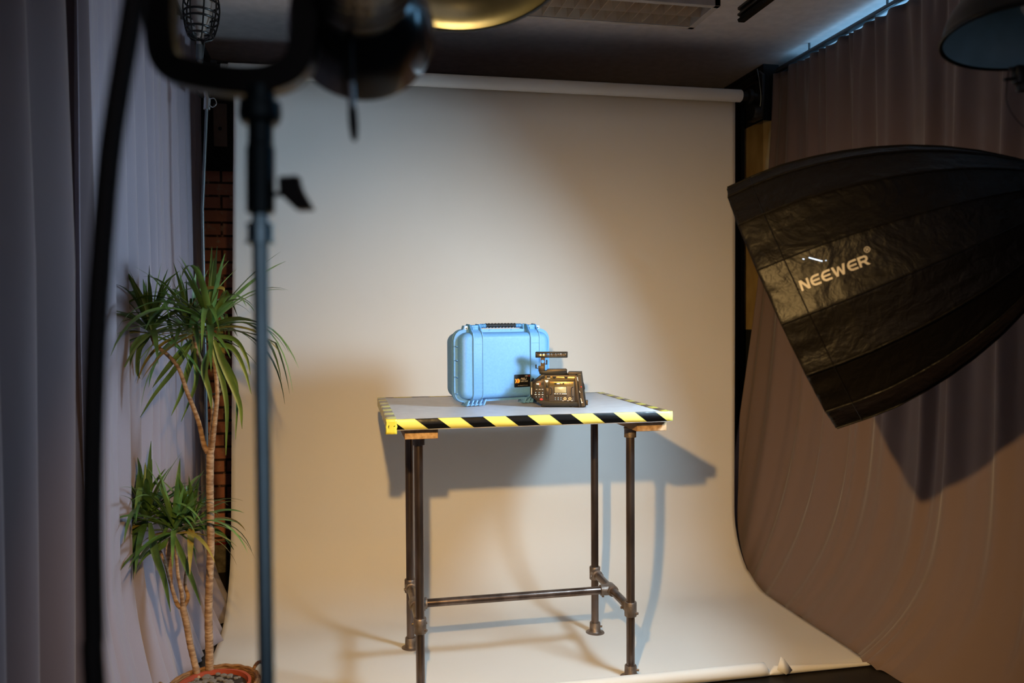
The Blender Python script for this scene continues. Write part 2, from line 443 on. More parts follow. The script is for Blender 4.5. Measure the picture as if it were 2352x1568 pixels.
# ------------------------------------------------------------------ table
TC = V((.608, 3.018, 0)); TW, TD, TZ = .9557, .7624, .98; TH = .034
def build_table():
    root = thing('work_table', 'high work table with white top, hazard tape edges and steel pipe legs', 'table', TC)
    bm = bm_new(); box(bm, (0, 0, TZ-TH/2), (TW, TD, TH), .0015, 1)
    top = link('tabletop', bm, 'laminate', root)
    hx, hy = TW/2, TD/2
    e = .0014
    def strip(name, pts, a, b, plane, material, label):
        bm = bm_new()
        # band following an L shaped profile between a and b
        n = 60; rows = []
        for i in range(n+1):
            q = a+(b-a)*i/n; row = []
            for (p0, p1) in pts:
                wv = .0006*noise.noise(V((q*30, p0*90, p1*90)))
                row.append(V((q, p0+wv, p1+wv)) if plane == 'X' else V((p0+wv, q, p1+wv)))
            rows.append(row)
        grid(bm, rows); o = link(name, bm, material, top); solid(o, .0008); 
        if label: o['label'] = label
        return o
    wr = .004
    strip('hazard_tape', [(-hy+.010, TZ+e), (-hy+wr, TZ+e), (-hy, TZ+e), (-hy-e, TZ-.001), (-hy-e*1.6, TZ-.015), (-hy-e, TZ-.031)], -hx-.002, hx+.003, 'X', 'tape_front', 'yellow and black hazard tape along the front edge')
    for s in (-1, 1):
        strip('hazard_tape', [(s*(hx-.030), TZ+e*.8), (s*(hx-.01), TZ+e*.8), (s*(hx-.001), TZ+e*.8), (s*(hx+e), TZ-.001), (s*(hx+e), TZ-.031)], -hy-.001, hy+.002, 'Y', 'tape_side', 'hazard tape with sheen in its colour along the '+('right' if s > 0 else 'left')+' edge')
    strip('hazard_tape', [(hy-.012, TZ+e*.6), (hy, TZ+e*.6), (hy+e, TZ-.03)], -hx, hx, 'X', 'tape_back', 'hazard tape along the back edge')
    # crumpled yellow corner at the near left
    bm = bm_new()
    rows = []
    for i in range(9):
        row = []
        for j in range(7):
            a = i/8; z = TZ+.0035-.048*j/6
            p = V((-hx+.030-.034*min(1, a*2), -hy-.003+.030*max(0, a*2-1), z))
            p += V((noise.noise(V((i*.9, j*.8, 1))), noise.noise(V((i*.9, j*.8, 5))), 0))*.004
            row.append(p)
        rows.append(row)
    grid(bm, rows); o = link('tape_corner', bm, 'tape_yellow', top); solid(o, .0008); o['label'] = 'crumpled yellow tape folded round the near left corner'
    xs = (-.366, .388); ys = (-.218, .214)
    PR = .0152
    for i, bx in enumerate((-.366, .425)):
        bm = bm_new(); box(bm, (bx, .015, TZ-TH-.0185), (.108, .70, .036), .002, 2); b = link('beam', bm, 'wood', root)
        bm = bm_new(); box(bm, (bx, -.3355, TZ-TH-.0185), (.105, .001, .033)); link('end_grain', bm, 'wood_end', b)
    zt = TZ-TH-.037; zr = .2554
    for x in xs:
        for y in ys:
            bm = bm_new(); tube(bm, [(x, y, .02), (x, y, zt)], PR, 24); leg = link('leg', bm, 'pipe_steel', root)
            bm = bm_new(); lathe(bm, [(.0165, 0), (.0215, .001), (.0215, .031), (.0235, .033), (.0235, .0365), (.0165, .0375)], (x, y, zt-.036), seg=28); link('top_collar', bm, 'cast_fitting', leg)
            bm = bm_new()
            lathe(bm, [(.038, .0042), (.039, .006), (.038, .010), (.026, .013), (.0225, .017), (.0215, .048), (.0205, .051), (.0155, .051)], (x, y, 0), seg=36)
            tube(bm, [(x+.019, y-.010, .036), (x+.0265, y-.014, .036)], .004, 10)
            for a in (40, 160, 280):
                lathe(bm, [(.0042, .0), (.0042, .0012)], (x+.031*math.cos(math.radians(a)), y+.031*math.sin(math.radians(a)), .0095), seg=10)
            link('floor_flange', bm, 'cast_fitting', leg)
            s = 1 if y < 0 else -1
            bm = bm_new()
            lathe(bm, [(.0158, -.026), (.0205, -.026), (.0218, -.024), (.0218, .024), (.0205, .026), (.0158, .026)], (x, y, zr), seg=28)
            lathe(bm, [(.018, 0), (.0208, .0), (.0208, .042), (.0155, .044)], (x, y, zr), (0, s, 0), 24)
            for sx in (-1, 1): tube(bm, [(x+sx*.017, y+s*.030, zr-.004), (x+sx*.0265, y+s*.030, zr-.004)], .0045, 10)
            tube(bm, [(x+.014, y-.014, zr-.012), (x+.021, y-.0205, zr-.012)], .0045, 10)
            link('tee_clamp', bm, 'cast_fitting', leg)
    for x in xs:
        bm = bm_new(); tube(bm, [(x, ys[0]+.02, zr), (x, ys[1]-.02, zr)], PR, 24); r = link('side_rail', bm, 'pipe_steel', root)
        sg = 1 if x < 0 else -1
        bm = bm_new(); lathe(bm, [(.0155, -.026), (.0205, -.026), (.0215, -.023), (.0215, .023), (.0205, .026), (.0155, .026)], (x, 0, zr), (0, 1, 0), 28)
        lathe(bm, [(.018, 0), (.0208, 0), (.0208, .044), (.0155, .046)], (x, 0, zr), (sg, 0, 0), 24)
        tube(bm, [(x+sg*.034, 0, zr-.019), (x+sg*.034, 0, zr-.027)], .0045, 10)
        link('cross_clamp', bm, 'cast_fitting', r)
    bm = bm_new(); tube(bm, [(xs[0]+.03, 0, zr), (xs[1]-.03, 0, zr)], PR, 24); link('stretcher', bm, 'pipe_steel', root)
    return root
build_table()

# ------------------------------------------------------------------ blue hard case
def build_case():
    root = thing('equipment_case', 'light blue hard plastic equipment case standing upright on the table', 'case', (.572, 3.020, TZ+.0025), .29)
    W, Hh = .384, .256; zb = .018
    fl = .018                      # y of the seam plane; lid towards -y, base towards +y
    bm = bm_new()
    def shell(bm, y0, y1, w, h, r, taper, rnd, zc):
        n = 7; rows = []
        for i in range(n+1):       # rounded over at the far end
            a = PI/2*i/n
            rows.append((y0+(y1-y0)*(1-rnd)+(y1-y0)*rnd*math.sin(a), taper+abs(y1-y0)*rnd*(1-math.cos(a))))
        rows = [(y0, 0)]+rows
        rings = [[bm.verts.new(V((p[0], y, p[1]))) for p in rrect(0, zc, w-2*ins, h-2*ins, max(.004, r-ins*.6), 8)] for y, ins in rows]
        for A, B in zip(rings, rings[1:]):
            for k in range(len(A)): bm.faces.new((A[k], A[(k+1) % len(A)], B[(k+1) % len(A)], B[k]))
        bm.faces.new(rings[0]); bm.faces.new(rings[-1])
    zc = zb+Hh/2
    shell(bm, 0, -.044, W-.012, Hh-.010, .034, .003, .5, zc)
    prism(bm, rrect(0, zc, W+.014, Hh+.008, .040, 8), -.012, -.0005, 'XZ', r=.002)
    lid = link('lid', bm, 'case_blue', root, angle=30)
    bm = bm_new(); shell(bm, 0, .098, W-.008, Hh-.012, .036, .004, .22, zc)
    prism(bm, rrect(0, zc, W+.016, Hh+.010, .041, 8), .0008, .013, 'XZ', r=.002)
    link('case_base', bm, 'case_blue', root, angle=30)
    # raised strap bands with ridges over the lid
    for bx in (-.118, .118):
        bm = bm_new()
        path = [(-.0465, zb+.026), (-.0465, zb+Hh-.030)]
        prof = [(-.014, zb-.002), (-.030, zb+.006), (-.040, zb+.014), (-.0462, zb+.028), (-.0462, zb+Hh-.030), (-.040, zb+Hh-.012), (-.030, zb+Hh-.003), (-.010, zb+Hh+.010)]
        for xx, wd, out in ((bx, .0345, .0), (bx-.0185, .0028, .0022), (bx+.0185, .0028, .0022)):
            outer = [(y-out-.0008, z+(out if i > 4 else (-out if i < 3 else 0))) for i, (y, z) in enumerate(prof)]
            prism(bm, outer+[(0, zb+Hh), (0, zb+.004)], xx-wd/2, xx+wd/2, 'YZ')
        for z in (zb+.042, zb+.208): box(bm, (bx, -.0475, z), (.035, .002, .0022)); 
        link('strap_band', bm, 'case_blue', lid, angle=30)
        # latch on the top edge
        bm = bm_new()
        for sx in (-1, 1): prism(bm, [(-.024, zb+Hh-.012), (-.030, zb+Hh+.004), (-.016, zb+Hh+.022), (.012, zb+Hh+.024), (.024, zb+Hh+.006), (.02, zb+Hh-.004)], bx+sx*.0185-.0022, bx+sx*.0185+.0022, 'YZ', r=.0008)
        box(bm, (bx, -.004, zb+Hh+.012), (.031, .034, .016), .004, 3)
        box(bm, (bx, -.020, zb+Hh+.006), (.024, .008, .012), .002)
        link('latch', bm, 'case_latch', root, angle=30)
        # padlock eye with a pale steel plate
        s = -1 if bx < 0 else 1
        bm = bm_new()
        prism(bm, [(s*.140, zb+Hh-.004), (s*.140, zb+Hh+.018), (s*.156, zb+Hh+.018), (s*.163, zb+Hh-.004)][::(1 if s > 0 else -1)], -.010, .010, 'XZ', r=.001)
        pe = link('padlock_eye', bm, 'case_blue', root)
        bm = bm_new(); box(bm, (s*.149, -.0110, zb+Hh+.0085), (.0115, .0014, .0135)); lathe(bm, [(.0028, 0), (.0028, .0006)], (s*.149, -.0118, zb+Hh+.008), (0, -1, 0), 12); pl = link('steel_plate', bm, 'white_plate', pe)
        bm = bm_new(); lathe(bm, [(.0030, 0), (.0030, .0008)], (s*.149, -.0121, zb+Hh+.008), (0, -1, 0), 14); link('padlock_hole', bm, 'decal_black', pe)
    # handle
    hz = zb+Hh+.006
    bm = bm_new(); tube(bm, [(-.098, .008, hz+.010), (.098, .008, hz+.010)], .0068, 14)
    h = link('handle', bm, 'case_latch', root)
    for s in (-1, 1):
        bm = bm_new(); prism(bm, [(-.010, hz-.006), (.020, hz-.006), (.018, hz+.014), (-.004, hz+.016)], s*.093-.006, s*.093+.006, 'YZ', r=.001)
        for q in (.066, .074, .082): lathe(bm, [(.0085, 0), (.0085, .003)], (s*q, .008, hz+.010), (1, 0, 0), 14)
        link('handle_arm', bm, 'case_latch', h)
    bm = bm_new()
    prof = []
    for i in range(41):
        t = i/40; prof.append((.0082+.0010*math.cos(t*2*PI*9), t*.122))
    lathe(bm, prof, (-.061, .008, hz+.011), (1, 0, 0), 18); link('grip', bm, 'rubber', h)
    # rib stubs on the flange
    for x in (-.055, .035):
        bm = bm_new(); prism(bm, [(x-.003, zb+Hh-.002), (x+.003, zb+Hh-.002), (x, zb+Hh+.004)], -.014, -.002); link('rib', bm, 'case_blue', lid)
    for z in (.03, .09, .15, .20):
        bm = bm_new(); box(bm, (-W/2-.002, -.020, zb+z), (.005, .020, .0018)); link('rib', bm, 'case_blue', lid)
    # hinge feet: slanted fins
    for bx in (-.118, .118):
        bm = bm_new()
        box(bm, (bx, .004, zb-.004), (.078, .020, .010), .002)
        for k in range(5):
            x = bx-.034+.0165*k
            prism(bm, [(x-.003, zb-.0175), (x+.003, zb-.0175), (x+.013, zb+.004), (x+.006, zb+.004)], -.024, .026, 'XZ', r=.0006)
        box(bm, (bx, -.012, zb-.014), (.072, .010, .006), .001)
        link('hinge_foot', bm, 'case_blue', root, angle=30)
    # label
    bm = bm_new(); prism(bm, rrect(.063, zb+.068, .068, .047, .003, 3), -.0455, -.0444, 'XZ')
    plate = link('label_plate', bm, 'decal_black', root); plate['label'] = 'small black label with white and orange lettering'
    def put(bm, x, z, name, material):
        for v in bm.verts: v.co = V((x+v.co.x, -.0457-abs(v.co.z), z+v.co.y))
        link(name, bm, material, plate, smooth=False)
    L0, Zc = .063-.034, zb+.068
    put(text_bm('PELI', .01, shear=.25, fit=(.026, .0085), bold=.0002), L0+.026, Zc+.0025, 'lettering', 'decal_white')
    put(text_bm('1500 CASE', .01, shear=.2, fit=(.031, .0048), bold=.0002), L0+.026, Zc-.0045, 'lettering', 'decal_white')
    put(text_bm('PELI PRODUCTS, S.L.U.', .01, fit=(.042, .003)), L0+.015, Zc-.019, 'lettering', 'decal_white')
    put(text_bm('1500', .01, fit=(.011, .0045), bold=.0002), L0+.045, Zc+.0150, 'lettering', 'decal_white')
    put(text_bm('1500', .01, fit=(.008, .0045), bold=.0002), L0+.058, Zc+.0150, 'lettering', 'decal_orange')
    bm = bm_new(); lathe(bm, [(.0082, 0), (.0082, .0004)], (L0+.0155, -.0457, Zc), (0, -1, 0), 24); link('emblem', bm, 'decal_yellow', plate)
    bm = bm_new()
    prism(bm, [(L0+.003, Zc+.008), (L0+.007, Zc+.008), (L0+.0105, Zc), (L0+.007, Zc-.008), (L0+.003, Zc-.008), (L0+.006, Zc)], -.0464, -.0457)
    link('emblem', bm, 'decal_yellow', plate, smooth=False)
    bm = bm_new(); prism(bm, [(L0+.008, Zc+.007), (L0+.011, Zc+.007), (L0+.016, Zc), (L0+.011, Zc-.007), (L0+.008, Zc-.007), (L0+.012, Zc)], -.0468, -.0461)
    link('emblem', bm, 'decal_orange', plate, smooth=False)
    return root
build_case()

# ------------------------------------------------------------------ cinema camera
def build_cinema_camera():
    k = .0001585
    root = thing('cinema_camera', 'black cinema camera body with top handle standing before the blue case', 'camera', (.650, 2.892, TZ+.001), -.30)
    def Q(x, y): return ((x-330)*k, (1432-y)*k)
    D0, D1 = .0, .098            # side panel plane at y=0, body goes to +y
    def ext(name, pts, y0, y1, material, parent=root, r=.0015, smooth=True):
        bm = bm_new(); prism(bm, [Q(*p) for p in pts], y0, y1, 'XZ', r=r); return link(name, bm, material, parent, angle=25)
    def rr(x0, y0, x1, y1, rad=12): 
        a, b = Q(x0, y1), Q(x1, y0); return rrect((a[0]+b[0])/2, (a[1]+b[1])/2, b[0]-a[0], b[1]-a[1], rad*k, 4)
    def plate(name, x0, y0, x1, y1, ya, yb, material, parent, rad=12, r=.0004):
        bm = bm_new(); prism(bm, rr(x0, y0, x1, y1, rad), ya, yb, 'XZ', r=r); return link(name, bm, material, parent, angle=25)
    def disc(name, x, y, r, ya, yb, material, parent, n=20):
        a = Q(x, y); bm = bm_new(); lathe(bm, [(r*k*.92, 0), (r*k, abs(ya-yb)*.3), (r*k, abs(yb-ya))], (a[0], ya, a[1]), (0, -1 if yb < ya else 1, 0), n); return link(name, bm, material, parent)
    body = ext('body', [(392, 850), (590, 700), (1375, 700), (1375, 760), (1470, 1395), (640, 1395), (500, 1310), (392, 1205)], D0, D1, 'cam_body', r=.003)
    ext('base_rail', [(470, 1290), (1440, 1310), (1460, 1400), (640, 1405)], -.003, D1-.004, 'cam_dark', body, .001)
    for x0, x1 in ((580, 690), (1270, 1440)):
        ext('foot', [(x0, 1395), (x1, 1395), (x1-8, 1431), (x0+8, 1431)], .006, D1-.01, 'cam_dark', root, .001)
    # lens mount facing left
    bm = bm_new(); c = Q(392, 1030); lathe(bm, [(.034, 0), (.038, .001), (.038, .006), (.034, .007), (.034, .010), (.029, .0105), (.027, .004)], (c[0]+.002, .048, c[1]), (-1, 0, 0), 36)
    lm = link('lens_mount', bm, 'cam_dark', root)
    ext('mount_bracket', [(335, 860), (392, 850), (392, 1210), (350, 1200), (335, 1140)], .004, .012, 'cam_dark', root, .001)
    plate('mount_trim', 362, 990, 382, 1150, .002, .005, 'cam_white', lm, 6, .0002)
    ext('nose_cover', [(395, 880), (590, 690), (700, 690), (560, 840), (440, 900)], -.004, .06, 'cam_dark', body, .002)
    # grey top side rail with dark scoops
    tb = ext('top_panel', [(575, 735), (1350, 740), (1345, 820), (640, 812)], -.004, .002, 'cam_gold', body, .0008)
    for x in (640, 890, 1155): ext('scoop', [(x-48, 738), (x+48, 738), (x+20, 785), (x-20, 785)], -.0055, -.003, 'cam_dark', tb, .0004)
    plate('socket', 720, 715, 800, 758, -.0058, -.003, 'cam_dark', tb); plate('marking', 725, 770, 798, 780, -.0046, -.0038, 'cam_white', tb, 3, 0)
    # front control panel
    cp = ext('control_panel', [(430, 900), (500, 830), (640, 820), (662, 845), (662, 1295), (560, 1290), (470, 1215), (432, 1150)], -.004, .001, 'cam_body', body, .001)
    disc('knob', 495, 965, 48, -.004, -.0075, 'cam_dark', cp, 28); disc('knob', 570, 995, 22, -.004, -.0065, 'cam_dark', cp); disc('knob', 622, 900, 30, -.004, -.0070, 'cam_dark', cp)
    plate('marking', 485, 888, 550, 922, -.0046, -.0038, 'cam_white', cp, 3, 0); plate('marking', 552, 885, 575, 922, -.0046, -.0038, 'cam_red', cp, 3, 0)
    for x in (487, 560, 622): plate('marking', x-20, 1020, x+18, 1030, -.0046, -.0038, 'cam_white', cp, 2, 0)
    plate('groove', 436, 1040, 655, 1048, -.0044, -.0036, 'cam_dark', cp, 2, 0)
    for x in (465, 545, 622):
        plate('switch', x-22, 1090, x+22, 1118, -.0062, -.003, 'cam_dark', cp, 6); plate('switch_tip', x-7, 1086, x+9, 1110, -.0075, -.006, 'cam_blue', cp, 5)
        plate('marking', x-22, 1136, x+22, 1148, -.0046, -.0038, 'cam_white', cp, 2, 0)
        disc('button', x+14 if x < 500 else x, 1195, 9, -.004, -.0058, 'cam_blue', cp, 12)
    plate('record_button', 560, 1230, 628, 1272, -.0072, -.0035, 'cam_red', cp, 18)
    # hinge recess between the panel and the door
    plate('recess', 690, 880, 752, 1245, -.0022, .001, 'decal_black', body, 8); plate('hinge', 705, 890, 745, 985, -.0062, -.001, 'cam_dark', body, 8)
    plate('hinge', 700, 1000, 765, 1130, -.0066, -.001, 'cam_body', body, 8); plate('hinge', 705, 1150, 745, 1240, -.0058, -.001, 'cam_dark', body, 8)
    ext('light_patch', [(672, 815), (752, 820), (750, 870), (700, 872)], -.003, .0, 'cam_white', body, .0003)
    # side door
    dr = plate('side_door', 770, 840, 1342, 1298, -.0075, .001, 'cam_door', root, 10, .0012)
    plate('door_strip', 780, 848, 1328, 950, -.0095, -.006, 'cam_gold', dr, 10, .0012)
    plate('slot', 890, 872, 1032, 915, -.0102, -.009, 'cam_dark', dr, 18, .0002); plate('marking', 945, 882, 1015, 903, -.0106, -.0098, 'cam_white', dr, 4, 0)
    disc('dial', 1095, 893, 20, -.0095, -.0115, 'cam_dark', dr); bm = text_bm('URSA Mini', .01, fit=(.018, .0040))
    a = Q(1160, 905)
    for v in bm.verts: v.co = V((a[0]+v.co.x, -.0096-abs(v.co.z), a[1]+v.co.y))
    link('lettering', bm, 'cam_white', dr, smooth=False)
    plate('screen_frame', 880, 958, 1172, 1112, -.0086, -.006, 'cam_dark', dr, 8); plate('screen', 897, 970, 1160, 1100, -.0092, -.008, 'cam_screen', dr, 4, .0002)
    for x in (905, 960, 1022): plate('button', x-18, 1118, x+18, 1130, -.0086, -.007, 'cam_white', dr, 4, .0001)
    plate('button', 1058, 1118, 1168, 1132, -.0086, -.007, 'cam_white', dr, 4, .0001)
    plate('key_strip', 885, 1145, 1045, 1172, -.0086, -.007, 'cam_dark', dr, 6); plate('key_strip', 1060, 1145, 1172, 1172, -.0086, -.007, 'cam_dark', dr, 6)
    for x in (912, 975, 1037):
        for y in (1216, 1253):
            plate('button_surround', x-20, y-14, x+20, y+14, -.0084, -.007, 'cam_dark', dr, 6); plate('button', x-11, y-8, x+11, y+8, -.0092, -.008, 'cam_blue', dr, 5, .0001)
    for x in (1130, 1240):
        disc('round_socket', x, 1232, 33, -.0075, -.0105, 'cam_brass', dr, 24); disc('socket_hole', x, 1232, 14, -.0104, -.0112, 'cam_dark', dr, 16)
        plate('marking', x-60, 1272, x-25, 1283, -.0082, -.0074, 'cam_white', dr, 2, 0)
    plate('marking', 1268, 1272, 1300, 1283, -.0082, -.0074, 'cam_white', dr, 2, 0)
    bm = bm_new()
    pts = [(785, 1140), (815, 1140), (835, 1110), (835, 1030), (815, 995), (785, 990)]
    tube(bm, spline([V((Q(*p)[0], -.010, Q(*p)[1])) for p in pts], 5), .0013, 8); link('door_pull', bm, 'cam_dark', dr)
    bm = bm_new(); pts = [(1320, 970), (1290, 980), (1275, 1010), (1280, 1150), (1300, 1185), (1325, 1190)]
    tube(bm, spline([V((Q(*p)[0], -.010, Q(*p)[1])) for p in pts], 5), .0012, 8); link('door_pull', bm, 'cam_dark', dr)
    # rear: stepped slanted battery plates
    ext('rear_frame', [(1345, 745), (1390, 690), (1480, 1425), (1440, 1425), (1400, 1200)], -.006, D1, 'cam_body', root, .001)
    rp = ext('battery_plate', [(1392, 688), (1500, 650), (1600, 1400), (1590, 1425), (1480, 1428)], .0, D1+.004, 'cam_dark', root, .0015)
    ext('plate_edge', [(1400, 712), (1480, 705), (1580, 1405), (1505, 1418), (1455, 1060)], -.005, .001, 'cam_body', rp, .0008)
    ext('side_latch', [(1535, 870), (1560, 930), (1575, 1020), (1560, 1060), (1545, 1020)], .006, .04, 'cam_dark', rp, .001)
    ext('rear_connector', [(1590, 1290), (1638, 1290), (1645, 1320), (1632, 1345), (1640, 1395), (1600, 1400)], .02, .05, 'cam_body', rp, .001)
    for (x, y, r, mm) in ((1498, 1270, 12, 'cam_brass'), (1522, 1315, 10, 'cam_white'), (1495, 965, 14, 'cam_red'), (1500, 1080, 12, 'cam_dark')): disc('bolt', x, y, r, -.005, -.0068, mm, rp, 12)
    for a, b in (((1400, 745), (1418, 840)), ((1448, 1060), (1462, 1100)), ((1478, 1225), (1498, 1330))):
        ext('edge_mark', [a, (a[0]+14, a[1]), (b[0]+10, b[1]), (b[0], b[1])], -.0062, -.0045, 'cam_white', rp, 0)
    # top plate and handle
    tp = ext('top_plate', [(520, 620), (700, 620), (700, 632), (1155, 628), (1165, 700), (560, 700)], .022, .082, 'cam_dark', root, .001)
    ext('cheese_plate', [(690, 625), (715, 585), (1140, 585), (1165, 615), (1150, 690), (690, 690)], .030, .078, 'cam_body', root, .0015)
    for x in (735, 820, 865, 1020): disc('screw_hole', x, 655, 13, .030, .0275, 'cam_blue' if x % 2 else 'cam_brass', tp, 10)
    ext('rear_pad', [(1175, 690), (1205, 645), (1500, 648), (1505, 690)], .010, .085, 'cam_body', root, .0012)
    ext('accessory_block', [(1215, 685), (1370, 685), (1370, 715), (1215, 715)], -.003, .004, 'cam_body', body, .0006)
    ext('clamp_block', [(510, 520), (655, 505), (655, 660), (560, 665), (515, 610)], .036, .066, 'cam_body', root, .0015)
    # post with a round hole
    bm = bm_new(); cx, cz = Q(608, 415); R = 42*k; x0, z1 = Q(560, 325); x1, z0 = Q(660, 525)
    N = 24; outer = []; inner = []
    for i in range(N):
        a = 2*PI*i/N; dx, dz = math.cos(a), math.sin(a)
        t = min(((x1-cx)/dx if dx > 0 else (x0-cx)/dx) if abs(dx) > 1e-6 else 9, ((z1-cz)/dz if dz > 0 else (z0-cz)/dz) if abs(dz) > 1e-6 else 9)
        outer.append((cx+dx*t, cz+dz*t)); inner.append((cx+dx*R, cz+dz*R))
    ya, yb = .042, .060; L = []
    for pts, in ((outer,), (inner,)): L.append(([bm.verts.new(V((p[0], ya, p[1]))) for p in pts], [bm.verts.new(V((p[0], yb, p[1]))) for p in pts]))
    for i in range(N):
        j = (i+1) % N
        bm.faces.new((L[0][0][i], L[0][0][j], L[1][0][j], L[1][0][i])); bm.faces.new((L[0][1][i], L[0][1][j], L[1][1][j], L[1][1][i]))
        bm.faces.new((L[0][0][i], L[0][0][j], L[0][1][j], L[0][1][i])); bm.faces.new((L[1][0][i], L[1][0][j], L[1][1][j], L[1][1][i]))
    link('handle_post', bm, 'cam_body', root, angle=25)
    bm = bm_new(); a, b = Q(445, 325), Q(1180, 190)
    # open handle frame: two rails, uprights and slanted webs
    xx0, xx1, za, zb_ = a[0], b[0], a[1], b[1]
    for zz in (za+.003, zb_-.003): box(bm, ((xx0+xx1)/2, .051, zz), (xx1-xx0, .026, .006), .002, 2)
    for q in (xx0+.004, xx1-.003): box(bm, (q, .051, (za+zb_)/2), (.008 if q < xx0+.005 else .006, .026, zb_-za), .002, 2)
    hd = link('top_handle', bm, 'cam_dark', root)
    bm = bm_new()
    box(bm, (Q(505, 0)[0], .051, (za+zb_)/2), (.012, .018, zb_-za-.006))
    for x in (540, 600, 672, 690, 782, 845, 880, 940, 990, 1062):
        q = Q(x, 0)[0]; prism(bm, [(q-.0018, za+.005), (q+.0022, za+.005), (q+.0012, zb_-.005), (q-.0025, zb_-.005)], .043, .059)
    q = Q(1100, 0)[0]; prism(bm, [(q-.005, zb_-.004), (q-.001, zb_-.004), (q+.009, za+.004), (q+.003, za+.004)], .043, .059)
    box(bm, ((xx0+xx1)/2, .060, (za+zb_)/2-.0018), (xx1-xx0-.01, .003, .004)); box(bm, ((xx0+xx1)/2, .060, (za+zb_)/2+.0052), (xx1-xx0-.01, .003, .003))
    link('handle_web', bm, 'cam_body', hd, smooth=False)
    for x in (565, 635): disc('screw', x, 262, 22, .043, .037, 'cam_brass', hd, 16)
    for pts, mm in (([(660, 470), (705, 470), (705, 375)], 'cam_body'), ([(505, 568), (458, 560), (458, 480)], 'cam_dark')):
        bm = bm_new(); P3 = [V((Q(*p)[0], .040, Q(*p)[1])) for p in pts]
        tube(bm, P3[:2], .0014, 8); tube(bm, [P3[1]-V((0, 0, .002)), P3[1], P3[2]], [.0022, .0024, .0026], 10); link('clamp_lever', bm, mm, root)
    return root
build_cinema_camera()

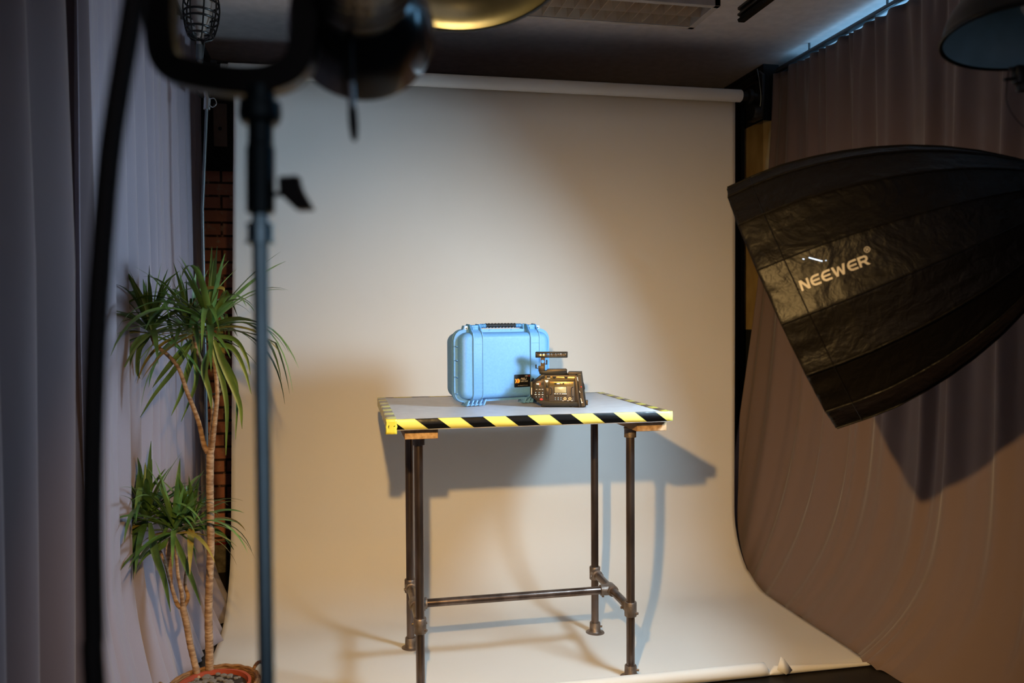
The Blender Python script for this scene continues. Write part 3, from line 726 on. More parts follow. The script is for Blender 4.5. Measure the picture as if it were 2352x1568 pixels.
# ------------------------------------------------------------------ softbox
SB_D = 2.432
def build_softbox():
    Mc = at(1806, 700, SB_D)
    v = (Mc-EYE).normalized()
    r = (CR - v*CR.dot(v)).normalized(); u = r.cross(v).normalized()
    ax = (r*.911 + u*.413 - v*.050).normalized()      # from the mouth towards the apex
    sc = SB_D/FPX
    e1 = (u*.911 - r*.413); e1 = (e1-ax*e1.dot(ax)).normalized(); e2 = ax.cross(e1).normalized()   # e2 roughly +-view
    root = thing('softbox', 'large black deep softbox with white lettering in front of the mauve brown curtain', 'softbox', Mc)
    prof_pts = [(-10, 300), (60, 300), (120, 296), (180, 285), (240, 270), (300, 250), (360, 225), (420, 193), (480, 153), (530, 112), (575, 70), (610, 44), (640, 34)]
    BEND = .035            # the shell sags a little towards its lower side
    def radius(s):
        for (a, ra), (b, rb) in zip(prof_pts, prof_pts[1:]):
            if s <= b: 
                t = (s-a)/(b-a); return (ra+(rb-ra)*t)
        return 36
    N = 16
    th0 = math.radians(6)
    def surf(s, th, lift=0.0):
        R = radius(s)
        q = (th-th0) % (2*PI/N); h = PI/N
        rad = R*math.cos(h)/math.cos(q-h)                 # flat panels between the ribs
        rad -= R*.012*math.sin(q/(2*h)*PI)
        lipk = max(0, 1-max(0, s)/75.0)
        rad += 7*lipk*noise.noise(V((th*9, s*.02, 3)))*math.sin(q/(2*h)*PI) + 2.4*noise.noise(V((th*16, s*.012+th*2, 7)))*math.sin(q/(2*h)*PI)
        return (ax*(s*sc) - e1*(BEND*s*sc) + (e1*math.cos(th)+e2*math.sin(th))*((rad+lift)*sc))
    bm = bm_new(); rows = []
    NS, NA = 90, N*12
    for i in range(NS+1):
        s = -10+(640+10)*(i/NS); row = []
        for j in range(NA):
            th = th0 + 2*PI*j/NA
            p = surf(max(s, -44) if s > -8 else s, th)
            if s < -8: p = surf(-8, th) + ax*((s+8)*sc) + (e1*math.cos(th)+e2*math.sin(th))*(2.0*noise.noise(V((th*18, s*.05, 1)))*sc)
            row.append(bm.verts.new(p))
        rows.append(row)
    for A, B in zip(rows, rows[1:]):
        for j in range(NA): bm.faces.new((A[j], A[(j+1) % NA], B[(j+1) % NA], B[j]))
    o = link('fabric_shell', bm, 'softbox_fabric', root, angle=80); solid(o, .002, -1)
    for k_ in range(N):
        th = th0 + 2*PI*k_/N
        bm = bm_new(); tube(bm, [surf(s, th, 1.2) for s in range(-8, 640, 18)], .0026, 6); link('rib', bm, 'softbox_fabric', root)
    # stitched line behind the lip
    bm = bm_new()
    pts = [surf(46, th0+2*PI*j/192, 1.5) for j in range(193)]; tube(bm, pts, .0016, 5, cap=False); link('lip_seam', bm, 'softbox_fabric', root)
    # bright inner baffle deep in the mouth, silver lining round it
    emis('softbox_baffle', (.56, .80, 1.0), SOFT_E); emis('seam_glow_line', (.45, .7, 1.0), 2.5)
    bm = bm_new(); lathe(bm, [(BAF, 0), (BAF, .003)], ax*(205*sc)+e1*.055, ax, 48); link('inner_baffle', bm, 'softbox_baffle', root)
    bm = bm_new(); rows = []
    for i in range(40):
        s = -2+632*i/39; rows.append([bm.verts.new(surf(s, th0+2*PI*j/96, -7-4*(i/39))) for j in range(96)])
    for A, B in zip(rows, rows[1:]):
        for j in range(96): bm.faces.new((A[j], A[(j+1) % 96], B[(j+1) % 96], B[j]))
    link('silver_lining', bm, 'silver_cloth', root, angle=80)
    # speed ring and lamp head behind the apex, on a stand
    bm = bm_new(); lathe(bm, [(.050, -.02), (.075, -.02), (.075, .02), (.05, .02)], (ax-e1*BEND)*(650*sc), ax, 28)
    lathe(bm, [(.048, 0), (.055, .01), (.055, .16), (.045, .20), (.02, .205)], (ax-e1*BEND)*(662*sc), ax, 28); link('lamp_head', bm, 'black_plastic', root)
    # wordmark wrapped on the panel between two ribs
    th = None
    T0 = at(1840, 672, SB_D-.36); T1 = at(2000, 602, SB_D-.36)
    def unproj(px, py):     # where the ray through this pixel meets the shell
        d = (CF + CR*((px-1176)/FPX) + CU*((784-py)/FPX)).normalized()
        best = None
        for i in range(200):
            t = 1.7+.8*i/199; p = EYE+d*t-Mc; s = p.dot(ax)/sc; q = p-ax*p.dot(ax)+e1*(BEND*s*sc)
            rad = q.length/sc; tt = math.atan2(q.dot(e2), q.dot(e1))
            if s > -8 and rad < (surf(s, tt)+e1*(BEND*s*sc)).cross(ax).length/sc: return s, tt
        return None
    A, B = unproj(1842, 669), unproj(2000, 606); C = unproj(1834, 646)
    SBT = (A, B, C)
    def arc(cx, cy, ro, yo, ri, yi, a0, a1, st=15):
        out = []
        for a in range(a0, a1, st):
            p = []
            for ang, rx, ry in ((a, ro, yo), (a+st, ro, yo), (a+st, ri, yi), (a, ri, yi)): p.append((cx+rx*math.cos(math.radians(ang)), cy+ry*math.sin(math.radians(ang))))
            out.append(p)
        return out
    def glyph(ch):
        w = .22; h = w*.9
        if ch == 'E':
            polys = arc(.46, .5, .46, .5, .46-w, .5-h, 90, 270)
            polys += [[(.46, 1-h), (.98, 1-h), (.98, 1), (.46, 1)], [(.46, 0), (.98, 0), (.98, h), (.46, h)], [(.18, .5-h*.45), (.92, .5-h*.45), (.92, .5+h*.45), (.18, .5+h*.45)]]
        elif ch == 'N':
            polys = [[(0, 0), (w, 0), (w, 1), (0, 1)], [(.95-w, 0), (.95, 0), (.95, 1), (.95-w, 1)], [(0, 1), (w*1.2, 1), (.95, 0), (.95-w*1.2, 0)]]
        elif ch == 'W':
            polys = [[(0, 1), (w*1.1, 1), (.50, 0), (.28, 0)], [(.28, 0), (.50, 0), (.78, .9), (.60, .9)], [(.60, .9), (.78, .9), (1.10, 0), (.88, 0)], [(.88, 0), (1.10, 0), (1.38, 1), (1.38-w*1.1, 1)]]
        else:
            polys = [[(0, 0), (w, 0), (w, 1), (0, 1)], [(w, 1-h), (.62, 1-h), (.62, 1), (w, 1)], [(w, .36), (.62, .36), (.62, .36+h), (w, .36+h)], [(.42, .40), (.70, .40), (1.05, 0), (.75, 0)]]
            polys += arc(.62, .68, .34, .32, .34-w, .32-h, -90, 90)
        return polys, {'E': .98, 'N': .95, 'W': 1.38, 'R': 1.05}[ch]
    letters = []; x = 0
    for ch in 'NEEWER':
        ps, wd = glyph(ch); letters.append((ch, x, ps)); x += wd+.13
    total = x-.13
    bm = bm_new()
    def place(gx, gy, lift=1.6):
        a, b = gx/total, gy
        s = A[0]+(B[0]-A[0])*a + (C[0]-A[0])*b
        t = A[1]+(B[1]-A[1])*a + (C[1]-A[1])*b
        return surf(s, t, lift)
    def addpoly(bm, poly):
        # subdivide polygon finely so it follows the cloth
        vs = [bm.verts.new(V((p[0], p[1], 0))) for p in poly]; f = bm.faces.new(vs)
    tb = bm_new()
    for ch, x0, ps in letters:
        for p in ps: addpoly(tb, [(x0+a, b) for a, b in p])
    bmesh.ops.triangulate(tb, faces=tb.faces[:])
    # registered mark: ring and a small R
    ring_c = (total+.12, 1.42); tr = bm_new()
    for i in range(24):
        a0, a1 = 2*PI*i/24, 2*PI*(i+1)/24; q = []
        for a, rd in ((a0, .30), (a1, .30), (a1, .235), (a0, .235)): q.append((ring_c[0]+rd*math.cos(a), ring_c[1]+rd*math.sin(a)))
        addpoly(tb, q)
    for p in glyph('R')[0]: f = addpoly(tb, [(ring_c[0]-.11+a*.26, ring_c[1]-.14+b*.28) for a, b in p])
    bmesh.ops.triangulate(tb, faces=[f for f in tb.faces if len(f.verts) > 4])
    bmesh.ops.subdivide_edges(tb, edges=[e for e in tb.edges if e.calc_length() > .25], cuts=3)
    for vtx in tb.verts: vtx.co = place(vtx.co.x, vtx.co.y)
    o = link('wordmark', tb, 'softbox_text', root, smooth=False); o['label'] = 'cream printed brand lettering'
    solid(o, .0008, 0)
    # glowing lines laid on the cloth stand in for light leaking through stitching
    bm = bm_new()
    for a, b, rr_ in (((1858, 592), (1889, 600), .0011), ((1844, 595), (1848, 596), .0010), ((1896, 599), (1899, 599), .0007)):
        p, w2 = unproj(*a), unproj(*b); P2 = [surf(p[0]+(w2[0]-p[0])*k2/6, p[1]+(w2[1]-p[1])*k2/6, 1.0) for k2 in range(7)]
        tube(bm, P2, rr_, 6)
    o = link('seam_glow', bm, 'seam_glow_line', root); o['label'] = 'thin blue white glowing line standing in for light through the seam'
    # stand under the head (outside the picture)
    hp = Mc + (ax-e1*BEND)*(760*sc)
    st = thing('light_stand', 'black stand carrying the large softbox at the right edge', 'light stand', (hp.x+.02, hp.y+.05, 0))
    bm = bm_new(); tube(bm, [(0, 0, .1), (0, 0, hp.z-.07)], .014, 16); link('pole', bm, 'black_metal', st)
    for a in (20, 140, 260):
        ca, sa = math.cos(math.radians(a)), math.sin(math.radians(a)); bm = bm_new()
        tube(bm, [(0, 0, .55), (.36*ca, .36*sa, .012)], .009, 10); link('leg', bm, 'black_metal', st)
    return root

# ------------------------------------------------------------------ lighting levels
SOFT_E = 135.0; BAF = .15
LAMP_W = 240.0
build_softbox()

# ------------------------------------------------------------------ key lamp in the foreground
D = .78; q = D/FPX
def build_key_lamp():
    root = thing('studio_light', 'out of focus black studio lamp in a yoke in the top left foreground', 'studio light', at(597, 235, D))
    pv = None
    o0 = root.location.copy()
    def L(x, y, d=D): return at(x, y, d)-o0
    # yoke: left arm, bottom bar, right arm (a U of flat bar)
    def bar(bm, pts, w, t, up):
        """flat bar following pts; w = seen width, t = depth"""
        rings = []
        for i, p in enumerate(pts):
            d = (pts[min(i+1, len(pts)-1)]-pts[max(i-1, 0)]).normalized(); n = CF.cross(d).normalized(); wi = w[i] if isinstance(w, list) else w
            rings.append([bm.verts.new(p+n*a*wi/2+CF*b*t/2) for a, b in ((-1, -1), (1, -1), (1, 1), (-1, 1))])
        for A, B in zip(rings, rings[1:]):
            for k in range(4): bm.faces.new((A[k], A[(k+1) % 4], B[(k+1) % 4], B[k]))
        bm.faces.new(rings[0]); bm.faces.new(rings[-1][::-1])
        bmesh.ops.bevel(bm, geom=bm.edges[:], offset=.0012, segments=1, affect='EDGES')
    bm = bm_new()
    pts = spline([L(371, -260), L(371, -60), L(373, 90), L(392, 150), L(440, 172), L(560, 190), L(640, 180), L(686, 150), L(702, 80), L(704, 0), L(704, -110)], 6)
    bar(bm, pts, 62*q, .022, CU); link('yoke', bm, 'black_metal', root, angle=30)
    bm = bm_new()
    lathe(bm, [(.006, 0), (.019, .0), (.020, .012), (.018, .018), (.016, .02)], L(597, 236), -CU, 24)
    tube(bm, [L(598, 200), L(598, 248), L(598, 262), L(598, 334), L(598, 338), L(598, 488), L(598, 492)], [34*q, 33*q, 28*q, 28.5*q, 32*q, 32*q, 22*q], 28)
    link('stand_socket', bm, 'socket_metal', root)
    # T handle clamp
    bm = bm_new(); tube(bm, [L(628, 446), L(662, 446)], 6*q, 10); link('clamp_bolt', bm, 'black_metal', root)
    bm = bm_new(); ps = [L(642, 408), L(688, 405), L(692, 438), L(722, 482), L(684, 484), L(644, 446)]
    va = [bm.verts.new(p-CF*.007) for p in ps]; vb = [bm.verts.new(p+CF*.007) for p in ps]
    bm.faces.new(va); bm.faces.new(vb[::-1])
    for i in range(6): bm.faces.new((va[i], va[(i+1) % 6], vb[(i+1) % 6], vb[i]))
    bmesh.ops.bevel(bm, geom=bm.edges[:], offset=.0012, segments=2, affect='EDGES'); link('clamp_handle', bm, 'black_plastic', root)
    # lamp head
    ax = (cl(-.17, -.05, 1)).normalized(); c = L(830, 30, .85)-ax*.044
    bm = bm_new(); lathe(bm, [(.02, -.19), (.048, -.185), (.050, -.17), (.050, -.02), (.047, -.01), (.042, .0)], c, ax, 36)
    hd = link('lamp_head', bm, 'satin_black', root)
    bm = bm_new()
    for i in range(7): lathe(bm, [(.0506, 0), (.0522, .001), (.0522, .003), (.0506, .004)], c-ax*(.04+.018*i), ax, 36)
    link('cooling_fin', bm, 'black_metal', hd)
    bm = bm_new(); pb = c-ax*.045; tube(bm, [pb, pb-CR*.062], .011, 16); link('pivot_bolt', bm, 'black_metal', hd)
    # reflector: open bowl
    out = [(.040, -.004), (.043, .006), (.053, .015), (.065, .032), (.0725, .052), (.0768, .075), (.0780, .079), (.0785, .082)]
    inn = [(.0765, .082), (.0750, .075), (.0705, .053), (.0625, .033), (.050, .018), (.038, .010), (.02, .009)]
    bm = bm_new(); lathe(bm, out+inn, c, ax, 48, cap=True); rf = link('reflector', bm, 'satin_black', root)
    # light knob under the reflector
    bm = bm_new(); tube(bm, [L(806, 190, .78), L(809, 250, .78)], 9*q, 14); kn = link('tilt_knob', bm, 'chrome', root)
    bm = bm_new(); tube(bm, [L(800, 60, .79), L(806, 192, .78)], 8*q, 12); link('knob_stem', bm, 'black_metal', kn)
    bm = bm_new(); tube(bm, [L(x_, y_, .78) for x_, y_ in ((809, 248), (810, 262), (812, 290), (814, 316), (815, 324))], [10*q, 11*q, 11*q, 8*q, 4*q], 14); link('knob_grip', bm, 'black_plastic', kn)
    # the bulb and its light
    k = emis('bulb_glow', (1.0, .72, .42), 30)
    bm = bm_new(); bmesh.ops.create_uvsphere(bm, u_segments=16, v_segments=10, radius=.012)
    for v in bm.verts: v.co += c+ax*.022
    link('bulb', bm, 'bulb_glow', root)
    return root, o0+c, ax
key, kc, kax = build_key_lamp()
def build_key_stand():
    b = at(597, 500, D)
    root = thing('light_stand', 'slim black light stand with a bright collar in the left foreground', 'light stand', (b.x, b.y, 0))
    def Z(y): return at(597, y, D).z
    bm = bm_new(); tube(bm, [(0, 0, .30), (0, 0, Z(540))], 18.5*q, 28); link('pole', bm, 'pole_metal', root)
    bm = bm_new()
    tube(bm, [(0, 0, Z(536)), (0, 0, Z(493))], 19*q, 24); link('spigot', bm, 'pole_metal', root)
    bm = bm_new()
    lathe(bm, [(20*q, Z(562)), (33*q, Z(560)), (33*q, Z(553)), (29*q, Z(551)), (29*q, Z(521)), (32*q, Z(519)), (32*q, Z(513)), (20*q, Z(511))], seg=28); link('collar', bm, 'pole_metal', root)
    bm = bm_new(); tube(bm, [(0, 0, .10), (0, 0, .72)], .0125, 24); link('pole', bm, 'pole_metal', root)
    bm = bm_new(); tube(bm, [(0, 0, .69), (0, 0, .735)], .018, 24); link('collar', bm, 'black_plastic', root)
    for a in (80, 200, 320):
        ca, sa = math.cos(math.radians(a)), math.sin(math.radians(a)); bm = bm_new()
        tube(bm, [(.012*ca, .012*sa, .45), (.34*ca, .34*sa, .012)], .008, 10); link('leg', bm, 'black_metal', root)
        bm = bm_new(); tube(bm, [(.012*ca, .012*sa, .12), (.18*ca, .18*sa, .235)], .005, 8); link('brace', bm, 'black_metal', root)
build_key_stand()
lp = kc+kax*.085
sd = bpy.data.lights.new('key_lamp', 'SPOT'); sd.energy = LAMP_W; sd.color = (1.0, .62, .225); sd.shadow_soft_size = .022
sd.spot_size = math.radians(103); sd.spot_blend = 1.0
so = bpy.data.objects.new('key_lamp', sd); COL.objects.link(so)
so.location = at(830, 30, .852)
aim = V((1.0, 3.0, .12)); so.rotation_euler = (aim-so.location).to_track_quat('-Z', 'Y').to_euler()

# hanging cable in the foreground
bm = bm_new()
cab = [at(x, y, d) for x, y, d in ((345, -500, .62), (322, -120, .62), (302, 40, .62), (278, 180, .62), (252, 360, .62), (232, 600, .62), (218, 850, .62), (211, 1150, .62), (215, 1450, .62), (226, 1700, .62))]
end = cab[-1]; cab += [V((end.x+.03, end.y, .35)), V((end.x+.08, end.y+.05, .015)), V((end.x+.3, end.y+.1, .012))]
tube(bm, spline(cab, 8), .0085, 12); tag(link('power_cable', bm, 'cable_rubber'), 'thick black cable hanging blurred in front of the left curtain', 'cable')

# ------------------------------------------------------------------ reflector dishes at the top
def dish(name, label, c, ax, R, depth, inner, neck=True):
    ax = ax.normalized()           # opening direction
    root = thing(name, label, 'studio light', c)
    def prof(R, dp, n, off): return [(R*math.sin(PI/2*i/n)**.8+off*0, -dp*math.cos(PI/2*i/n)**1.1) for i in range(n+1)]
    P_in = prof(R-.003, depth, 14, 0); P_in[0] = (.02, -depth)
    bm = bm_new(); lathe(bm, P_in, (0, 0, 0), ax, 64, cap=False)
    o = link('inner_reflector', bm, inner, root, angle=80); o['label'] = 'shiny inside of the dish'
    P_out = [(r+.003 if r > .03 else r, h-.004) for r, h in P_in[:-1]]+[(R+.002, -.006), (R+.005, 0), (R+.003, .004), (R-.003, .004)]
    bm = bm_new(); lathe(bm, P_out, (0, 0, 0), ax, 64, cap=False); link('dish_shell', bm, 'shade_black', root, angle=60)
    bm = bm_new(); lathe(bm, [(.03, -depth+.004), (.065, -depth-.01), (.07, -depth-.03), (.07, -depth-.20), (.05, -depth-.22), (.01, -depth-.22)], (0, 0, 0), ax, 32); link('lamp_head', bm, 'black_plastic', root)
    bm = bm_new(); lathe(bm, [(.022, -depth), (.022, -depth+.06), (.015, -depth+.075), (.004, -depth+.08)], (0, 0, 0), ax, 20); link('bulb', bm, 'dish_fill_glow' if inner == 'reflector_gold' else 'white_plate', root)  # in the gold dish the bulb carries an added glow
    return root
emis('dish_fill_glow', (1.0, .78, .45), 14)  # added warm fill, out of view, to brighten the gold inside
g = at(1045, -135, 1.75)
gd = dish('reflector_dish', 'round reflector dish with a gold inside hanging at the top centre', g, cl(.02, -.93, -.36), .265, .11, 'reflector_gold')
bm = bm_new(); hp = -cl(.02, -.93, -.36).normalized()*.25
tube(bm, [hp, V((hp.x, hp.y, CEIL-g.z))], .012, 14); link('hanging_rod', bm, 'black_metal', gd)
w_ = at(2372, 84, 1.62)
wd = dish('reflector_dish', 'black reflector dish with a white inside tinted for cool light at the top right corner', w_, cl(-.07, -.99, -.06), .160, .12, 'reflector_white')
bm = bm_new()
base = cl(0, -1, 0)
box(bm, at(2345, 172, 1.62)-w_, (.030, .02, .035), .004); tube(bm, [at(2318, 158, 1.62)-w_, at(2352, 160, 1.62)-w_], .004, 8)
tube(bm, [at(2306, 183, 1.62)-w_, at(2370, 176, 1.62)-w_], .0035, 8); box(bm, at(2348, 198, 1.62)-w_, (.018, .018, .022), .004)
link('mounting_clamp', bm, 'black_metal', wd)
bm = bm_new(); tube(bm, spline([at(2316, 165, 1.62)-w_, at(2312, 230, 1.62)-w_, at(2335, 275, 1.62)-w_, at(2375, 310, 1.64)-w_], 6), .0010, 6); link('wire', bm, 'cable_rubber', wd)
s2 = at(2440, 84, 1.62)
bm = bm_new(); tube(bm, [(s2.x-w_.x, s2.y-w_.y, .0-w_.z+.02), (s2.x-w_.x, s2.y-w_.y, .05)], .012, 14); link('support_pole', bm, 'black_metal', wd)

# ------------------------------------------------------------------ ceiling light and rail
def build_fixture():
    zb = CEIL-.10; x0, x1 = .25, 1.50; y0, y1 = 3.13, 3.405
    root = thing('ceiling_light', 'white surface mounted ceiling light with a twin row metal louvre', 'ceiling light', ((x0+x1)/2, (y0+y1)/2, zb))
    cx, cy = (x1-x0)/2, (y1-y0)/2
    bm = bm_new(); fr = .026
    for s in (-1, 1): box(bm, (0, s*(cy-fr/2), .05), (2*cx, fr, .10), .002); box(bm, (s*(cx-fr/2), 0, .05), (fr, 2*cy, .10), .002)
    box(bm, (0, 0, .092), (2*cx, 2*cy, .012)); link('housing', bm, 'white_metal', root, smooth=False)
    bm = bm_new()
    for s in (-1, 1): tube(bm, [(-cx+.05, s*.055, .065), (cx-.05, s*.055, .065)], .013, 16)
    link('lamp_tube', bm, 'white_plate', root)
    bm = bm_new(); n = 22
    ix, iy = cx-fr, cy-fr
    for s in (-1, 0, 1): prism(bm, [(-.001, .004), (.001, .004), (.012 if s <= 0 else .001, .045), (-.012 if s >= 0 else -.001, .045)], -ix, ix, 'YZ') if s == 0 else prism(bm, [(s*iy, .004), (s*(iy-.003), .004), (s*(iy-.020), .045), (s*iy, .045)][::s], -ix, ix, 'YZ')
    for i in range(1, n):
        x = -ix+2*ix*i/n
        for s in (-1, 1):
            prism(bm, [(x-.0010, .004), (x+.0010, .004), (x+.007, .042), (x-.007, .042)], min(s*.004, s*(iy-.004)), max(s*.004, s*(iy-.004)), 'XZ')
    link('louvre', bm, 'louver', root, smooth=False)
build_fixture()
def build_rail():
    root = thing('track_rail', 'short black aluminium rail fixed to the ceiling beside the ceiling light', 'ceiling rail', (1.715, 3.10, CEIL))
    bm = bm_new(); e = .56
    prism(bm, [(-.016, 0), (.016, 0), (.016, -.010), (.005, -.014), (.005, -.024), (.017, -.028), (.017, -.036), (.006, -.040), (.006, -.048), (.018, -.052), (.015, -.064), (-.012, -.064),
               (-.018, -.052), (-.006, -.048), (-.006, -.040), (-.017, -.036), (-.017, -.028), (-.005, -.024), (-.005, -.014), (-.016, -.010)], -e/2-.0, e/2, 'XZ')
    link('rail_body', bm, 'black_metal', root, smooth=False)
    bm = bm_new(); lathe(bm, [(.004, 0), (.004, .003)], (0, e/2, -.032), (0, 1, 0), 12); link('end_screw', bm, 'cam_red', root)
build_rail()

# ------------------------------------------------------------------ plant, pot and basket
def leaf(bm, base, dirv, length, width, droop, kink=0, tw=0):
    n = 11; p = V(base); d = V(dirv).normalized(); st = length/n
    side = d.cross(V((0, 0, 1)))
    if side.length < .1: side = V((math.cos(tw), math.sin(tw), 0))
    side.normalize(); rows = []
    for i in range(n+1):
        t = i/n
        w = width*(min(1, .45+t*3.2))*(1-t**2.6)*.5+.0004
        s2 = (side + d.cross(side)*math.sin(tw)*.6).normalized()
        nn = s2.cross(d).normalized()
        rows.append([p-s2*w+nn*w*.28, p.copy(), p+s2*w+nn*w*.28])
        g = droop*(.35+t*1.6)*st/.25*.25
        d = (d+V((0, 0, -1))*g*9).normalized()
        if kink and i == int(n*kink): d = (d+V((0, 0, -1.6))).normalized()
        p = p+d*st
    grid(bm, rows)
def foliage(root, c, n, lmin, lmax, seed, name='foliage', up=.35, axisv=(0, 0, 1), mats=('leaf', 'leaf_dark')):
    rnd = random.Random(seed)
    bms = [bm_new(), bm_new(), bm_new()]
    for i in range(n):
        a = 2*PI*(i*.381966)+rnd.uniform(-.4, .4); t = i/n
        el = math.radians(80-88*t+rnd.uniform(-16, 16))
        d = V((math.cos(a)*math.cos(el), math.sin(a)*math.cos(el)*.8, math.sin(el)))
        h = .045*(1-t)
        b = V(c)+V(axisv)*h*.9+V((math.cos(a), math.sin(a), 0))*.006
        ln = rnd.uniform(lmin, lmax)*(.75+.5*min(1, t*2))
        k = 2 if (t > .82 and rnd.random() < .35) else (0 if rnd.random() < .6 else 1)
        leaf(bms[k], b, d, ln, rnd.uniform(.015, .024), rnd.uniform(.07, .19)*(4.2 if t > .3 else 1.5), kink=(rnd.uniform(.35, .7) if rnd.random() < .12 else 0), tw=rnd.uniform(-.6, .6))
    fo = link(name, bms[0], mats[0], root, angle=60)
    link('leaf_cluster', bms[1], mats[1], fo, angle=60)
    if len(bms[2].verts): 
        o = link('dry_leaves', bms[2], 'leaf_dry', fo, angle=60); o['label'] = 'yellowed drooping leaves'
    else: bms[2].free()
    return fo
def build_plant():
    bx, by = -.405, 2.645
    root = thing('potted_dracaena', 'tall two-stemmed dracaena in a terracotta pot beside the left curtain', 'plant', (bx, by, .012))
    o0 = V((bx, by, .012))
    def L(x, y, d): return at(x, y, d)-o0
    bm = bm_new(); lathe(bm, [(.01, 0), (.075, 0), (.080, .01), (.100, .14), (.108, .14), (.110, .172), (.101, .172), (.099, .155), (.05, .153), (.005, .153)], seg=48); link('pot', bm, 'terracotta', root)
    bm = bm_new(); lathe(bm, [(.004, .14), (.0965, .14), (.0965, .160), (.05, .163), (.004, .165)], seg=40); so_ = link('soil', bm, 'soil', root)
    rnd = random.Random(3); bm = bm_new()
    for i in range(70):
        r = .088*math.sqrt(rnd.random()); a = rnd.uniform(0, 2*PI); s = rnd.uniform(.005, .011)
        ret = bmesh.ops.create_icosphere(bm, subdivisions=1, radius=s)
        for v in ret['verts']: v.co = V((v.co.x*1.2, v.co.y, v.co.z*.7))+V((r*math.cos(a), r*math.sin(a), .165))
    o = link('pebbles', bm, 'pebble', so_); o['kind'] = 'stuff'
    def stem(name, pts, rads, parent):
        P = spline([L(*p) for p in pts], 10); n = len(P); R = []
        for i in range(n):
            t = i/(n-1)*(len(rads)-1); k = min(int(t), len(rads)-2); r = .87*(rads[k]+(rads[k+1]-rads[k])*(t-k))
            R.append(r*(1+.05*math.sin(i*2.4)))
        bm = bm_new(); tube(bm, P, R, 14); return link(name, bm, 'trunk', parent)
    f = 2.66
    t1 = stem('trunk', [(481, 1606, 2.64), (481, 1500, 2.65), (479, 1400, 2.66), (484, 1250, 2.66), (482, 1120, 2.66), (483, 1034, f)], [.0155, .0145, .0135, .0135, .0140], root)
    stem('branch', [(478, 1040, f), (468, 1020, f), (455, 965, f), (430, 900, f), (410, 845, f), (385, 815, f+.01), (356, 790, f+.02), (345, 755, f+.02)], [.0105, .0085, .0075, .0070, .0070], t1)
    stem('branch', [(484, 1036, f), (487, 990, f+.02), (489, 945, f+.03), (482, 905, f+.05), (470, 850, f+.06), (452, 800, f+.07), (440, 745, f+.07)], [.0115, .0075, .0068, .0065], t1)
    stem('branch', [(486, 1034, f), (494, 960, f-.02), (499, 905, f-.04), (495, 850, f-.05), (488, 790, f-.05), (484, 740, f-.05)], [.0105, .0078, .0075, .007], t1)
    foliage(root, L(345, 770, f+.02), 40, .17, .27, 11); foliage(root, L(436, 770, f+.07), 36, .18, .27, 12); foliage(root, L(484, 760, f-.05), 44, .20, .36, 13)
    def px_leaves(name, lst, material='leaf'):
        bm = bm_new()
        for pts, dd, w0 in lst:
            P = spline([L(x, y, dd) for x, y in pts], 6); n = len(P); rows = []
            for i, p in enumerate(P):
                t = i/(n-1); w = w0*min(1, .4+t*3)*(1-t**2.4)+.0006
                tg = (P[min(i+1, n-1)]-P[max(i-1, 0)]).normalized(); sd = tg.cross(CF).normalized()
                rows.append([p-sd*w-CF*w*.3, p+CF*w*.25, p+sd*w-CF*w*.3])
            grid(bm, rows)
        return link(name, bm, material, root, angle=60)
    o = px_leaves('hanging_leaves', [([(490, 790), (535, 800), (562, 850), (577, 905)], 2.62, .008), ([(492, 780), (520, 850), (550, 925), (556, 985)], 2.58, .012),
        ([(488, 790), (506, 850), (521, 930), (519, 1045)], 2.60, .010), ([(484, 800), (470, 850), (482, 900), (486, 940)], 2.56, .011), ([(490, 770), (540, 780), (566, 820), (575, 860)], 2.66, .007),
        ([(486, 785), (528, 850), (545, 900), (541, 1010)], 2.64, .008), ([(345, 765), (312, 790), (292, 850), (288, 905)], 2.64, .010), ([(345, 770), (322, 800), (316, 850), (322, 870)], 2.70, .009),
        ([(440, 780), (405, 820), (372, 860), (350, 890)], 2.68, .009), ([(440, 790), (400, 850), (356, 905), (322, 958)], 2.66, .008), ([(450, 800), (432, 850), (418, 900), (393, 955)], 2.70, .010),
        ([(445, 800), (452, 860), (444, 900), (416, 968)], 2.74, .008), ([(350, 760), (335, 700), (315, 660), (292, 623)], 2.66, .006), ([(350, 755), (346, 700), (344, 660), (340, 630)], 2.68, .009), ([(350, 755), (362, 690), (380, 650), (412, 622)], 2.72, .006)])
    px_leaves('hanging_leaves', [([(335, 1195), (305, 1225), (286, 1300), (276, 1372)], 2.66, .011), ([(338, 1200), (312, 1240), (303, 1320), (303, 1412)], 2.64, .011), ([(345, 1200), (358, 1270), (378, 1330), (392, 1405)], 2.60, .013),
        ([(400, 1228), (425, 1290), (445, 1340), (461, 1390)], 2.62, .010), ([(400, 1230), (370, 1255), (340, 1270), (318, 1298)], 2.62, .009), ([(335, 1190), (320, 1130), (322, 1080), (316, 1050)], 2.66, .010), ([(338, 1190), (345, 1130), (362, 1100), (380, 1076)], 2.68, .006),
        ([(420, 1225), (470, 1210), (510, 1225), (537, 1262)], 2.72, .008)], 'leaf_dark')
    o = px_leaves('dry_leaf', [([(392, 1235), (388, 1270), (392, 1310), (396, 1340)], 2.60, .009)], 'trunk'); o['label'] = 'withered brown leaf'
    # one bent yellowing leaf arching over the top
    bm = bm_new()
    P = spline([L(405, 770, f-.07), L(432, 715, f-.08), L(462, 672, f-.08), L(480, 662, f-.08), L(515, 664, f-.08), (L(505, 690, f-.08)), L(490, 715, f-.08)], 6)
    rows = []
    for i, p in enumerate(P):
        t = i/(len(P)-1); w = .0075*math.sin(PI*min(1, .12+t*.85))+.001
        rows.append([p-CU*w*.5-CF*w*.7, p+CU*.001, p+CU*w*.8+CF*w*.4])
    grid(bm, rows); o = link('bent_leaf', bm, 'leaf_dry', root); o['label'] = 'long yellowing leaf folded over at the top'
